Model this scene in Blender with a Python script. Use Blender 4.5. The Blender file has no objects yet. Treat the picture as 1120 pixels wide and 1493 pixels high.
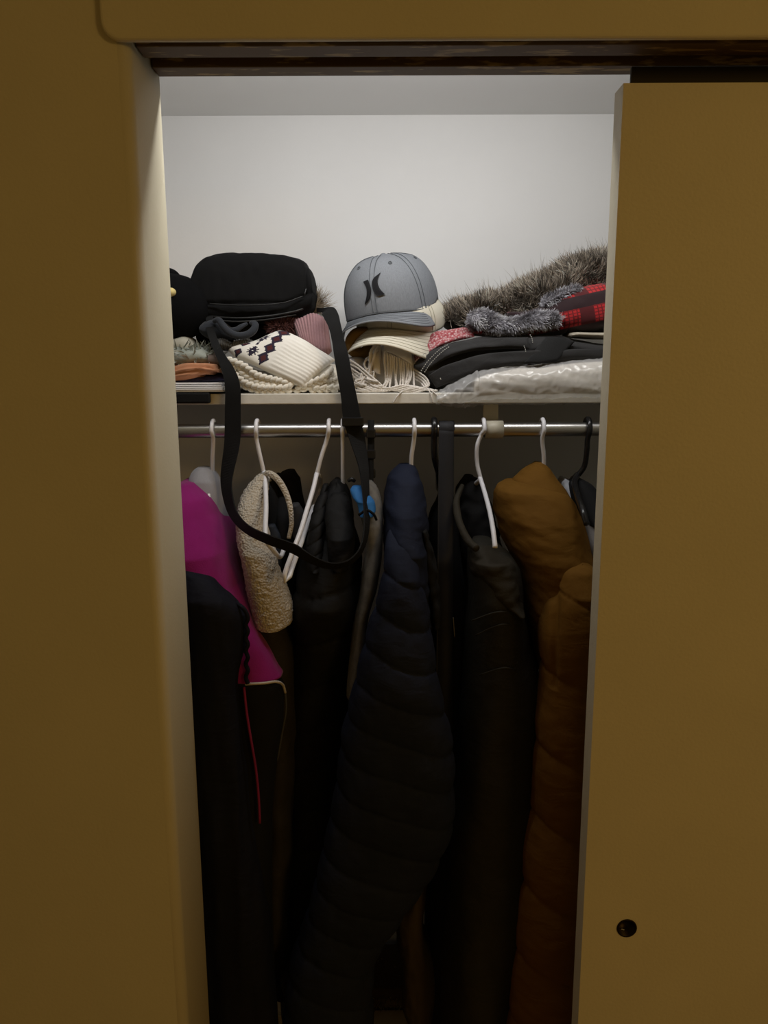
import bpy, math, random
import numpy as np
from mathutils import Vector, Matrix, noise
random.seed(7)
SC = bpy.context.scene
COL = SC.collection
R = math.radians
# ------------------------------------------------------------------ camera
F = 1120.0; CZ = 1.65; PITCH = 10.5; ROLL = -0.25
cam_d = bpy.data.cameras.new('camera'); cam = bpy.data.objects.new('camera', cam_d); COL.objects.link(cam)
cam_d.sensor_fit = 'HORIZONTAL'; cam_d.sensor_width = 36; cam_d.lens = 36 * F / 1120; cam_d.clip_start = .02
CROT = Matrix.Rotation(R(90 - PITCH), 3, 'X') @ Matrix.Rotation(R(ROLL), 3, 'Z')
cam.location = (0, 0, CZ); cam.rotation_euler = CROT.to_euler()
SC.camera = cam
# ------------------------------------------------------------------ world, lights, exposure
W = bpy.data.worlds.new('world'); SC.world = W; W.use_nodes = True
bgn = W.node_tree.nodes['Background']
bgn.inputs[0].default_value = (1, .64, .19, 1); bgn.inputs[1].default_value = .10
def area(name, loc, target, sx, sy, power, col, spread=180):
    l = bpy.data.lights.new(name, 'AREA'); l.shape = 'RECTANGLE'; l.size = sx; l.size_y = sy
    l.energy = power; l.color = col; l.spread = R(spread)
    o = bpy.data.objects.new(name, l); COL.objects.link(o); o.location = loc
    o.rotation_euler = (Vector(target) - Vector(loc)).to_track_quat('-Z', 'Y').to_euler()
    return o
area('room_ceiling_light', (2.1, -1.5, 2.30), (.2, .9, .9), .6, .6, 12.5, (1, .62, .185))
area('closet_light', (.05, 1.141, 2.066), (.05, 1.141 + .55, 2.066 - .54), .78, .014, 2.4, (1, .99, .98))
SC.view_settings.view_transform = 'Standard'; SC.view_settings.look = 'None'
SC.view_settings.gamma = 1; SC.view_settings.use_curve_mapping = False
SC.view_settings.exposure = 0.0
# ------------------------------------------------------------------ helpers
COAT = False
def ysh(Y): return Y - .045 * min(1, max(0, (Y - 1.15) / .2)) if COAT else Y
def P(px, py, Y): return P0(px, py, ysh(Y))
def P0(px, py, Y):
    d = CROT @ Vector(((px - 560) / F, -(py - 746.5) / F, -1))
    return Vector((0, 0, CZ)) + d * (Y / d.y)
def herm(xs, ys, q):
    xs = np.asarray(xs, float); ys = np.asarray(ys, float); q = np.asarray(q, float)
    if len(xs) == 2: return np.interp(q, xs, ys)
    h = np.diff(xs); dl = np.diff(ys) / h
    m = np.zeros(len(xs)); m[0] = dl[0]; m[-1] = dl[-1]
    for i in range(1, len(xs) - 1):
        if dl[i-1] * dl[i] > 0:
            w1 = 2*h[i] + h[i-1]; w2 = h[i] + 2*h[i-1]
            m[i] = (w1 + w2) / (w1 / dl[i-1] + w2 / dl[i])
    k = np.clip(np.searchsorted(xs, q) - 1, 0, len(xs) - 2)
    t = (q - xs[k]) / h[k]
    return ((1+2*t)*(1-t)**2*ys[k] + t*(1-t)**2*h[k]*m[k] + t*t*(3-2*t)*ys[k+1] + t*t*(t-1)*h[k]*m[k+1])
def spline(pts, n):
    pts = [Vector(p) for p in pts]
    if len(pts) == 2: return [pts[0].lerp(pts[1], i / n) for i in range(n + 1)]
    d = [0.0]
    for a, b in zip(pts, pts[1:]): d.append(d[-1] + max((b - a).length, 1e-6))
    out = []
    E = [pts[0] * 2 - pts[1]] + pts + [pts[-1] * 2 - pts[-2]]
    for i in range(n + 1):
        s = d[-1] * i / n; k = 0
        while k < len(pts) - 2 and s > d[k + 1]: k += 1
        t = (s - d[k]) / (d[k + 1] - d[k]); p0, p1, p2, p3 = E[k:k + 4]
        L = d[k+1] - d[k]
        m1 = (p2 - p0) / max((p2 - p1).length + (p1 - p0).length, 1e-6) * L
        m2 = (p3 - p1) / max((p3 - p2).length + (p2 - p1).length, 1e-6) * L
        t2 = t * t; t3 = t2 * t
        out.append(p1 * (2*t3 - 3*t2 + 1) + m1 * (t3 - 2*t2 + t) + p2 * (-2*t3 + 3*t2) + m2 * (t3 - t2))
    return out
def origin_of(o):
    v = Vector()
    while o: v += Vector(o.location); o = o.parent
    return v
def mk(name, verts, faces, mats, parent=None, smooth=True, mi=None, uv=None, cols=None, kind=None):
    if not isinstance(mats, (list, tuple)): mats = [mats]
    V = np.array([tuple(v) for v in verts], float)
    if parent is not None: org = np.array(origin_of(parent))
    else: org = np.array([(V[:, 0].min() + V[:, 0].max()) / 2, (V[:, 1].min() + V[:, 1].max()) / 2, V[:, 2].min()])
    me = bpy.data.meshes.new(name); me.from_pydata((V - org).tolist(), [], faces)
    for m in mats: me.materials.append(m)
    if smooth: me.polygons.foreach_set('use_smooth', [True] * len(me.polygons))
    if mi is not None: me.polygons.foreach_set('material_index', mi)
    if uv is not None:
        ul = me.uv_layers.new(name='UVMap')
        vi = np.zeros(len(me.loops), int); me.loops.foreach_get('vertex_index', vi)
        ul.data.foreach_set('uv', np.asarray(uv, float)[vi].ravel())
    if cols is not None:
        a = me.color_attributes.new('col', 'FLOAT_COLOR', 'POINT')
        a.data.foreach_set('color', np.asarray(cols, float).ravel())
    me.update()
    o = bpy.data.objects.new(name, me); COL.objects.link(o)
    if parent is not None: o.parent = parent
    else: o.location = org
    if kind: o['kind'] = kind
    return o
def thing(name, label, cat, loc, group=None):
    o = bpy.data.objects.new(name, None); COL.objects.link(o); o.location = loc; o.empty_display_size = .05
    o['label'] = label; o['category'] = cat
    if group: o['group'] = group
    return o
def tag(o, label, cat, group=None):
    o['label'] = label; o['category'] = cat
    if group: o['group'] = group
    return o
def struct(o): o['kind'] = 'structure'; return o
def boxg(x0, x1, y0, y1, z0, z1, b=0, seg=2):
    import bmesh
    bm = bmesh.new(); bmesh.ops.create_cube(bm, size=1)
    for v in bm.verts:
        v.co = Vector((x0 + (v.co.x + .5) * (x1 - x0), y0 + (v.co.y + .5) * (y1 - y0), z0 + (v.co.z + .5) * (z1 - z0)))
    if b: bmesh.ops.bevel(bm, geom=bm.edges[:], offset=b, segments=seg, affect='EDGES', profile=.5)
    bm.verts.index_update()
    vs = [v.co.copy() for v in bm.verts]; fs = [[v.index for v in f.verts] for f in bm.faces]; bm.free()
    return vs, fs
def box(name, x0, x1, y0, y1, z0, z1, mat, parent=None, b=0, seg=2, smooth=False):
    v, f = boxg(x0, x1, y0, y1, z0, z1, b, seg)
    return mk(name, v, f, mat, parent, smooth)
def prism(name, poly, y0, y1, mat, parent=None, smooth=False):   # poly: list of (x,z), extruded in y
    n = len(poly)
    v = [(x, y0, z) for x, z in poly] + [(x, y1, z) for x, z in poly]
    f = [list(range(n)), list(range(2*n - 1, n - 1, -1))] + [[i, n + i, n + (i+1) % n, (i+1) % n] for i in range(n)]
    return mk(name, v, [q[::-1] for q in f], mat, parent, smooth)
def tubeg(path, rad, nseg=8, closed=False):
    n = len(path); vs = []; fs = []
    rr = rad if isinstance(rad, (list, tuple)) else [rad] * n
    T0 = (path[1] - path[0]).normalized()
    ref = Vector((1, 0, 0)) if abs(T0.x) < .8 else Vector((0, 0, 1))
    N = (ref - T0 * ref.dot(T0)).normalized()
    for i, p in enumerate(path):
        a = path[i-1] if i else (path[-2] if closed else p); b = path[(i+1) % n] if (i < n-1 or closed) else p
        T = (b - a).normalized() if (b - a).length > 1e-9 else T0
        N = (N - T * N.dot(T)); N = N.normalized() if N.length > 1e-6 else T.orthogonal().normalized()
        B = T.cross(N)
        for k in range(nseg):
            t = 2 * math.pi * k / nseg
            vs.append(p + (N * math.cos(t) + B * math.sin(t)) * rr[i])
    for i in range(n - (0 if closed else 1)):
        j = (i + 1) % n
        for k in range(nseg):
            k2 = (k + 1) % nseg
            fs.append([i*nseg + k, i*nseg + k2, j*nseg + k2, j*nseg + k])
    if not closed:
        fs.append(list(range(nseg))[::-1]); fs.append([(n-1)*nseg + k for k in range(nseg)])
    return vs, fs
def tube(name, pts, rad, mat, parent=None, n=24, nseg=8, closed=False):
    path = spline(pts, n)
    if isinstance(rad, (list, tuple)): rad = list(np.interp(np.linspace(0, 1, n + 1), np.linspace(0, 1, len(rad)), rad))
    v, f = tubeg(path, rad, nseg, closed)
    return mk(name, v, f, mat, parent)
def join(parts):
    V = []; Fc = []
    for v, f in parts:
        b = len(V); V += list(v); Fc += [[i + b for i in q] for q in f]
    return V, Fc
def N3(x, y, z): return noise.noise(Vector((x, y, z)))
def folds(amp, fx, fy, fz, seed=0, amp2=0, k2=3):
    def g(a, v, p):
        r = amp * N3(p.x*fx + seed, p.y*fy, p.z*fz)
        if amp2: r += amp2 * N3(p.x*fx*k2 + seed + 9, p.y*fy*k2, p.z*fz*k2)
        return r
    return g
def quilt(spacing, slope, amp, z0=0, wob=.006, seed=0, fold=.004, base=None, crease=.0022, pw=.28):
    def g(a, v, p):
        s = (p.z + slope * p.x + wob * N3(p.x*14 + seed, p.y*14, p.z*5) - z0) / spacing
        f = s - math.floor(s)
        q = amp * (math.sin(math.pi * f) ** pw - 1)
        near = math.exp(-(min(f, 1-f) * spacing / .022) ** 2)
        q += crease * near * N3(p.x*75 + seed, p.y*75, p.z*26) + fold * N3(p.x*11 + seed, p.y*11, p.z*9) + .0012*N3(p.x*40, p.y*40, p.z*55+seed)
        return q + (base(a, v, p) if base else 0)
    return g
def addf(*fs): return lambda a, v, p: sum(f(a, v, p) for f in fs)
def loftV(name, st, mat, parent, yf, yb, nseg=72, nring=120, e=2.3, disp=None, cap=.6, kind=None, ret=False):
    """stations (py, pxL, pxR) from top to bottom; yf / yb: number or [(py, y), ...]"""
    py = [s[0] for s in st]
    fy = (lambda q: yf) if not isinstance(yf, list) else (lambda q: float(np.interp(q, [a for a, b in yf], [b for a, b in yf])))
    by = (lambda q: yb) if not isinstance(yb, list) else (lambda q: float(np.interp(q, [a for a, b in yb], [b for a, b in yb])))
    qs = np.linspace(py[0], py[-1], nring)
    Ls = herm(py, [s[1] for s in st], qs); Rs = herm(py, [s[2] for s in st], qs)
    vs = []; uv = []
    for i, q in enumerate(qs):
        f = ysh(fy(q)); b = ysh(by(q)); yc = (f + b) / 2
        l = P0(Ls[i], q, yc); r = P0(Rs[i], q, yc); xc = (l.x + r.x) / 2; hx = abs(r.x - l.x) / 2; hy = (b - f) / 2; z = (l.z + r.z) / 2
        for k in range(nseg):
            a = 2 * math.pi * k / nseg; ca = math.cos(a); sa = math.sin(a)
            nx = math.copysign(abs(ca) ** (2/e), ca); ny = math.copysign(abs(sa) ** (2/e), sa)
            p = Vector((xc + hx * nx, yc + hy * ny, z))
            if disp:
                d = disp(a, i / (nring - 1), p)
                n = Vector((nx / max(hx, .005), ny / max(hy, .005), 0)); n.normalize()
                d = max(d, -.6 * min(hx, hy)); p += n * d
            vs.append(p); uv.append((k / nseg, 1 - i / (nring - 1)))
    fs = []
    for i in range(nring - 1):
        for k in range(nseg):
            k2 = (k + 1) % nseg
            fs.append([i*nseg + k, (i+1)*nseg + k, (i+1)*nseg + k2, i*nseg + k2])
    for i, s in ((0, 1), (nring - 1, -1)):
        c = sum((vs[i*nseg + k] for k in range(nseg)), Vector()) / nseg
        w = (vs[i*nseg] - vs[i*nseg + nseg//2]).length
        vs.append(c + Vector((0, 0, s * min(w * .03, .004)))); uv.append((.5, 1 if s > 0 else 0)); j = len(vs) - 1
        for k in range(nseg):
            k2 = (k + 1) % nseg
            fs.append([j, i*nseg + k, i*nseg + k2] if s > 0 else [j, i*nseg + k2, i*nseg + k])
    if ret: return vs, fs, uv
    return mk(name, vs, fs, mat, parent, uv=uv, kind=kind)
def loftH(name, st, mat, parent, yf, yb, nseg=40, nring=90, e=2.4, disp=None, kind=None, ret=False):
    """stations (px, pyTop, pyBot) left to right"""
    pxs = [s[0] for s in st]
    fy = (lambda q: yf) if not isinstance(yf, list) else (lambda q: float(np.interp(q, [a for a, b in yf], [b for a, b in yf])))
    by = (lambda q: yb) if not isinstance(yb, list) else (lambda q: float(np.interp(q, [a for a, b in yb], [b for a, b in yb])))
    qs = np.linspace(pxs[0], pxs[-1], nring)
    Ts = herm(pxs, [s[1] for s in st], qs); Bs = herm(pxs, [s[2] for s in st], qs)
    vs = []; uv = []
    for i, q in enumerate(qs):
        f = fy(q); b = by(q); yc = (f + b) / 2
        t = P(q, Ts[i], yc); bo = P(q, Bs[i], yc); zc = (t.z + bo.z) / 2; hz = abs(t.z - bo.z) / 2; hy = (b - f) / 2; x = (t.x + bo.x) / 2
        for k in range(nseg):
            a = 2 * math.pi * k / nseg; ca = math.cos(a); sa = math.sin(a)
            nz = math.copysign(abs(ca) ** (2/e), ca); ny = math.copysign(abs(sa) ** (2/e), sa)
            p = Vector((x, yc + hy * ny, zc + hz * nz))
            if disp:
                d = disp(a, i / (nring - 1), p)
                n = Vector((0, ny / max(hy, .005), nz / max(hz, .005))); n.normalize()
                d = max(d, -.6 * min(hz, hy)); p += n * d
            vs.append(p); uv.append((i / (nring - 1), k / nseg))
    fs = []
    for i in range(nring - 1):
        for k in range(nseg):
            k2 = (k + 1) % nseg
            fs.append([i*nseg + k, (i+1)*nseg + k, (i+1)*nseg + k2, i*nseg + k2])
    for i, s in ((0, -1), (nring - 1, 1)):
        c = sum((vs[i*nseg + k] for k in range(nseg)), Vector()) / nseg
        vs.append(c + Vector((s * .002, 0, 0))); uv.append((0 if s < 0 else 1, .5)); j = len(vs) - 1
        for k in range(nseg):
            k2 = (k + 1) % nseg
            fs.append([j, i*nseg + k, i*nseg + k2] if s < 0 else [j, i*nseg + k2, i*nseg + k])
    if ret: return vs, fs, uv
    return mk(name, vs, fs, mat, parent, uv=uv, kind=kind)
def patch(name, A, B, nu, nv, thick, mat, parent, n=(0, -.85, .5), disp=None, bulge=0, matfn=None, sA=None, ret=False, emin=.0012):
    """cushion between two edge polylines A (t=0) and B (t=1), points (px, py, Y)"""
    n = Vector(n).normalized()
    a = spline([P(*p) for p in A], nu); b = spline([P(*p) for p in B], nu)
    top = []; bot = []; uv = []
    for i in range(nu + 1):
        s = i / nu
        for j in range(nv + 1):
            t = j / nv
            m = a[i].lerp(b[i], t) + n * bulge * 4 * t * (1 - t)
            h = thick / 2 * max(0, 1 - (2*t - 1) ** 4) ** .5 * max(0, 1 - (2*s - 1) ** 8) ** .5 + emin
            d = disp(s, t, m) if disp else 0
            top.append(m + n * (h + d)); bot.append(m - n * h); uv.append((s, t))
    M = (nu + 1) * (nv + 1); vs = top + bot; fs = []; mi = []
    I = lambda i, j: i * (nv + 1) + j
    for i in range(nu):
        for j in range(nv):
            q = [I(i, j), I(i, j+1), I(i+1, j+1), I(i+1, j)]
            fs.append(q); fs.append([x + M for x in q[::-1]])
            k = matfn(i, j) if matfn else 0
            mi += [k, 0]
    def side(q, k=0): fs.append(q); mi.append(k)
    for i in range(nu):
        side([I(i, 0), I(i+1, 0), I(i+1, 0) + M, I(i, 0) + M]); side([I(i+1, nv), I(i, nv), I(i, nv) + M, I(i+1, nv) + M])
    for j in range(nv):
        side([I(0, j+1), I(0, j), I(0, j) + M, I(0, j+1) + M]); side([I(nu, j), I(nu, j+1), I(nu, j+1) + M, I(nu, j) + M])
    if ret: return vs, fs, uv + uv
    return mk(name, vs, fs, mat, parent, mi=mi, uv=uv + uv)
def ribbon(name, pairs, mat, parent, n=80, th=.0022):
    a = spline([P(*p[0]) for p in pairs], n); b = spline([P(*p[1]) for p in pairs], n)
    vs = []; fs = []
    for i in range(n + 1):
        T = (a[min(i+1, n)] - a[max(i-1, 0)] + b[min(i+1, n)] - b[max(i-1, 0)])
        nn = T.cross(b[i] - a[i]); nn = nn.normalized() if nn.length > 1e-9 else Vector((0, -1, 0))
        vs += [a[i] + nn*th/2, b[i] + nn*th/2, b[i] - nn*th/2, a[i] - nn*th/2]
    for i in range(n):
        for k in range(4):
            k2 = (k + 1) % 4; fs.append([4*i + k, 4*i + k2, 4*i + 4 + k2, 4*i + 4 + k])
    fs += [[3, 2, 1, 0], [4*n, 4*n + 1, 4*n + 2, 4*n + 3]]
    o = mk(name, vs, fs, mat, parent, smooth=False)
    return o
def fur(name, geo, mat, parent, count, length, comb, spread=.6, width=.0011, rootc=(.03, .025, .02), tips=((.3, .26, .2),), seed=1, cond=None, curl=.35):
    rnd = random.Random(seed); vs0, fs0 = geo[0], geo[1]
    tris = []; cum = [0]
    for f in fs0:
        for k in range(1, len(f) - 1):
            a, b, c = vs0[f[0]], vs0[f[k]], vs0[f[k+1]]
            nrm = (b - a).cross(c - a); ar = nrm.length
            if ar < 1e-12: continue
            if cond and not cond((a + b + c) / 3, nrm / ar): continue
            tris.append((a, b, c, nrm / ar)); cum.append(cum[-1] + ar)
    cum = np.array(cum); V = []; Fc = []; C = []
    comb = Vector(comb)
    for i in range(count):
        a, b, c, n = tris[min(int(np.searchsorted(cum, rnd.random() * cum[-1])) - 1, len(tris) - 1)]
        u, v = rnd.random(), rnd.random()
        if u + v > 1: u, v = 1 - u, 1 - v
        p = a + (b - a) * u + (c - a) * v
        cl = Vector((N3(p.x*38, p.y*38, p.z*38 + seed), N3(p.x*38 + 7, p.y*38, p.z*38), N3(p.x*38, p.y*38 + 5, p.z*38)))
        d = (n + comb + cl * spread * 1.5 + Vector((rnd.gauss(0, 1), rnd.gauss(0, 1), rnd.gauss(0, 1))) * spread * .33).normalized()
        L = length * rnd.uniform(.55, 1.15)
        side = d.cross(Vector((0, -1, 0)) + Vector((rnd.gauss(0, .3), 0, rnd.gauss(0, .3)))); side.normalize(); side *= width / 2
        bend = (comb + Vector((rnd.gauss(0, .5), rnd.gauss(0, .5), rnd.gauss(0, .5)))) * curl
        tc = tips[rnd.randrange(len(tips))]; kv = max(.35, 1 + 1.3 * N3(p.x*55 + seed, p.y*55, p.z*55)); tc = [min(.85, c_ * kv) for c_ in tc]; bs = len(V)
        for j, t in enumerate((0, .4, .75)):
            q = p + d * L * t + bend * L * t * t
            w = 1 - .55 * t
            V += [q - side * w, q + side * w]
            cc = [rootc[m] * (1 - t) + tc[m] * t for m in range(3)]
            C += [cc + [1]] * 2
        V.append(p + d * L + bend * L); C.append(list(tc) + [1])
        Fc += [[bs, bs+1, bs+3, bs+2], [bs+2, bs+3, bs+5, bs+4], [bs+4, bs+5, bs+6]]
    return mk(name, V, Fc, mat, parent, smooth=True, cols=C, kind='stuff')
# ------------------------------------------------------------------ materials
def newmat(name):
    m = bpy.data.materials.new(name); m.use_nodes = True
    nt = m.node_tree; return m, nt, nt.nodes['Principled BSDF']
def ramp(nt, fac, stops):
    r = nt.nodes.new('ShaderNodeValToRGB'); e = r.color_ramp.elements
    while len(e) < len(stops): e.new(.5)
    for k, (p, c) in enumerate(stops): e[k].position = p; e[k].color = (*c, 1)
    nt.links.new(fac, r.inputs[0]); return r.outputs[0]
def fab(name, col, rough=.9, bump=.25, scale=900, var=.18, sheen=.0, vscale=14, spec=.25, dist=.001, stretch=(1, 1, 1), wr=0, wrs=17):
    m, nt, b = newmat(name); L = nt.links.new
    tc = nt.nodes.new('ShaderNodeTexCoord'); mp = nt.nodes.new('ShaderNodeMapping'); mp.inputs['Scale'].default_value = stretch
    L(tc.outputs['Object'], mp.inputs[0])
    n1 = nt.nodes.new('ShaderNodeTexNoise'); n1.inputs['Scale'].default_value = vscale; n1.inputs['Detail'].default_value = 4
    L(mp.outputs[0], n1.inputs['Vector'])
    c0 = [c * (1 - var) for c in col]; c1 = [min(1, c * (1 + var)) for c in col]
    L(ramp(nt, n1.outputs[0], [(.3, c0), (.7, c1)]), b.inputs['Base Color'])
    n2 = nt.nodes.new('ShaderNodeTexNoise'); n2.inputs['Scale'].default_value = scale; n2.inputs['Detail'].default_value = 3
    L(mp.outputs[0], n2.inputs['Vector'])
    bp = nt.nodes.new('ShaderNodeBump'); bp.inputs['Strength'].default_value = bump; bp.inputs['Distance'].default_value = dist
    L(n2.outputs[0], bp.inputs['Height']); L(bp.outputs[0], b.inputs['Normal'])
    if wr:          # soft cloth wrinkles
        n3 = nt.nodes.new('ShaderNodeTexNoise'); n3.inputs['Scale'].default_value = wrs; n3.inputs['Detail'].default_value = 2; n3.inputs['Distortion'].default_value = 1.6
        m3 = nt.nodes.new('ShaderNodeMapping'); m3.inputs['Scale'].default_value = (1, 1, 1.9); m3.inputs['Rotation'].default_value = (0, .5, 0)
        L(tc.outputs['Object'], m3.inputs[0]); L(m3.outputs[0], n3.inputs['Vector'])
        b3 = nt.nodes.new('ShaderNodeBump'); b3.inputs['Strength'].default_value = wr; b3.inputs['Distance'].default_value = .012
        L(n3.outputs[0], b3.inputs['Height']); L(b3.outputs[0], bp.inputs['Normal'])
    b.inputs['Roughness'].default_value = rough; b.inputs['Specular IOR Level'].default_value = spec
    if sheen: b.inputs['Sheen Weight'].default_value = sheen; b.inputs['Sheen Roughness'].default_value = .4
    return m
def plain(name, col, rough=.5, metal=0, spec=.5, emit=None):
    m, nt, b = newmat(name)
    b.inputs['Base Color'].default_value = (*col, 1); b.inputs['Roughness'].default_value = rough
    b.inputs['Metallic'].default_value = metal; b.inputs['Specular IOR Level'].default_value = spec
    if emit: b.inputs['Emission Color'].default_value = (*col, 1); b.inputs['Emission Strength'].default_value = emit
    return m
def furmat(name, rough=.7):
    m, nt, b = newmat(name); a = nt.nodes.new('ShaderNodeVertexColor'); a.layer_name = 'col'
    nt.links.new(a.outputs[0], b.inputs['Base Color']); b.inputs['Roughness'].default_value = rough
    b.inputs['Specular IOR Level'].default_value = .25
    return m
PAINT = fab('cream_wall_paint', (.71, .655, .49), .62, .25, 260, .03, vscale=5, spec=.3, dist=.0012)
WHITE = fab('white_closet_paint', (.80, .795, .785), .7, .12, 220, .02, vscale=4, spec=.25)
DOORP = fab('cream_door_paint', (.74, .68, .52), .5, .3, 240, .03, vscale=6, spec=.35, dist=.0012)
SHELFP = fab('shelf_white_paint', (.82, .80, .73), .55, .3, 160, .08, vscale=30, spec=.35)
# track: brown wood with chipped paint
TRACK, nt, b = newmat('brown_painted_track')
tc = nt.nodes.new('ShaderNodeTexCoord'); mp = nt.nodes.new('ShaderNodeMapping'); mp.inputs['Scale'].default_value = (12, 60, 60)
nt.links.new(tc.outputs['Object'], mp.inputs[0])
nz = nt.nodes.new('ShaderNodeTexNoise'); nz.inputs['Scale'].default_value = 1.6; nz.inputs['Detail'].default_value = 6; nt.links.new(mp.outputs[0], nz.inputs['Vector'])
nt.links.new(ramp(nt, nz.outputs[0], [(.55, (.115, .066, .018)), (.62, (.36, .25, .09))]), b.inputs['Base Color']); b.inputs['Roughness'].default_value = .6
DARKT = plain('dark_track_groove', (.035, .026, .015), .7)
FLOORM, nt, b = newmat('oak_floor')
tc = nt.nodes.new('ShaderNodeTexCoord'); mp = nt.nodes.new('ShaderNodeMapping'); mp.inputs['Scale'].default_value = (2, 30, 1)
nt.links.new(tc.outputs['Object'], mp.inputs[0]); nz = nt.nodes.new('ShaderNodeTexNoise'); nz.inputs['Scale'].default_value = 3; nz.inputs['Detail'].default_value = 6
nt.links.new(mp.outputs[0], nz.inputs['Vector'])
nt.links.new(ramp(nt, nz.outputs[0], [(.3, (.22, .12, .05)), (.7, (.36, .21, .09))]), b.inputs['Base Color']); b.inputs['Roughness'].default_value = .45
# brushed steel rod
STEEL, nt, b = newmat('brushed_steel'); b.inputs['Metallic'].default_value = 1; b.inputs['Base Color'].default_value = (.55, .54, .52, 1)
tc = nt.nodes.new('ShaderNodeTexCoord'); mp = nt.nodes.new('ShaderNodeMapping'); mp.inputs['Scale'].default_value = (3, 400, 400)
nt.links.new(tc.outputs['Object'], mp.inputs[0]); nz = nt.nodes.new('ShaderNodeTexNoise'); nz.inputs['Scale'].default_value = 3; nt.links.new(mp.outputs[0], nz.inputs['Vector'])
mr = nt.nodes.new('ShaderNodeMapRange'); mr.inputs['To Min'].default_value = .22; mr.inputs['To Max'].default_value = .4
nt.links.new(nz.outputs[0], mr.inputs[0]); nt.links.new(mr.outputs[0], b.inputs['Roughness'])
PLAST = plain('white_plastic', (.90, .90, .94), .32, spec=.5)
BPLAST = plain('black_plastic', (.012, .012, .013), .25)
BRACKM = plain('beige_painted_steel', (.55, .51, .40), .45)
BRONZE = plain('dark_bronze', (.035, .025, .012), .45, 1)
PIT = plain('dark_recess', (.012, .009, .006), .6)
NYLON = fab('black_nylon', (.0062, .0062, .0066), .85, .35, 1500, .1, spec=.15)
WEB = fab('black_webbing', (.010, .010, .010), .8, .6, 1300, .1, spec=.2, stretch=(1, 1, 3))
ZIPM = plain('black_zip', (.006, .006, .006), .4)
PLUSHM = fab('black_plush', (.0045, .0045, .005), .95, .6, 1100, .2, spec=.1)
BEAKM = fab('pale_yellow_felt', (.75, .62, .26), .9)
# ------------------------------------------------------------------ structure
YF, YW = .98, 1.108          # front wall: room face and closet face
XJ = -.295                   # left jamb face
YB = 1.66; ZC = 2.152; ZH = 2.03; ZT = 1.997
XL, XR = -.62, 1.12
def jamb_wall():
    r = .014; pts = []     # plan profile, rounded front corner
    pts += [(-2.2, YF)]
    for k in range(7):
        a = math.pi / 2 * k / 6
        pts.append((XJ - r + r * math.sin(a), YF + r - r * math.cos(a)))
    for k in range(4):
        a = math.pi / 2 * k / 3
        pts.append((XJ - .003 + .003 * math.cos(a), YW - .003 + .003 * math.sin(a)))
    pts.append((-2.2, YW))
    n = len(pts)
    v = [(x, y, 0) for x, y in pts] + [(x, y, 2.46) for x, y in pts]
    f = [[i, (i+1) % n, n + (i+1) % n, n + i] for i in range(n)] + [list(range(n))[::-1], list(range(n, 2*n))]
    return mk('wall_front_left', v, f, PAINT, smooth=False)
w = struct(jamb_wall())
for i, p in enumerate(w.data.polygons):
    p.use_smooth = 0 < i < 8
struct(box('wall_front_top', XJ, 1.0, YF, YW, 2.06, 2.46, PAINT))
struct(box('wall_front_right', 1.0, 2.2, YF, YW, 0, 2.46, PAINT))
struct(box('wall_back', XL - .1, XR + .1, YB, YB + .1, 0, ZC + .1, WHITE))
struct(box('wall_left', XL - .1, XL, YW, YB, 0, ZC + .1, WHITE))
struct(box('wall_right', XR, XR + .1, YW, YB, 0, ZC + .1, WHITE))
struct(box('ceiling', XL, XR, YW, YB, ZC, ZC + .1, WHITE))
struct(box('ceiling_room', -2.2, 2.2, -2.2, YF, 2.46, 2.56, PAINT))
struct(box('floor', -2.2, 2.2, -2.2, YB, -.05, 0, FLOORM))
struct(box('baseboard_back', XL, XR, YB - .014, YB, 0, .075, PAINT, b=.003))
# header fascia with a rounded lower corner
FY0 = .969; fl = P(143, 0, FY0).x; fb = P(400, 57, FY0).z; ft = 2.44; r = .022
poly = [(fl, ft), (fl, fb + r)] + [(fl + r - r * math.cos(a), fb + r - r * math.sin(a)) for a in [math.pi/2*k/6 for k in range(1, 7)]] + [(2.1, fb), (2.1, ft)]
fas = struct(prism('trim_1', poly, FY0, YF, PAINT))
bv = fas.modifiers.new('bevel', 'BEVEL'); bv.width = .004; bv.segments = 3; bv.limit_method = 'ANGLE'; bv.angle_limit = R(50)
# sliding track with two grooves
tr = struct(box('trim_2', XJ, 1.0, YF, YW - .004, 2.046, 2.06, DARKT))
box('track_rail', XJ + .001, 1.0, 1.002, 1.037, ZH, 2.047, TRACK, tr, b=.0015)
box('track_rail', XJ + .001, 1.0, 1.067, 1.099, ZH, 2.047, TRACK, tr, b=.0015)
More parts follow.
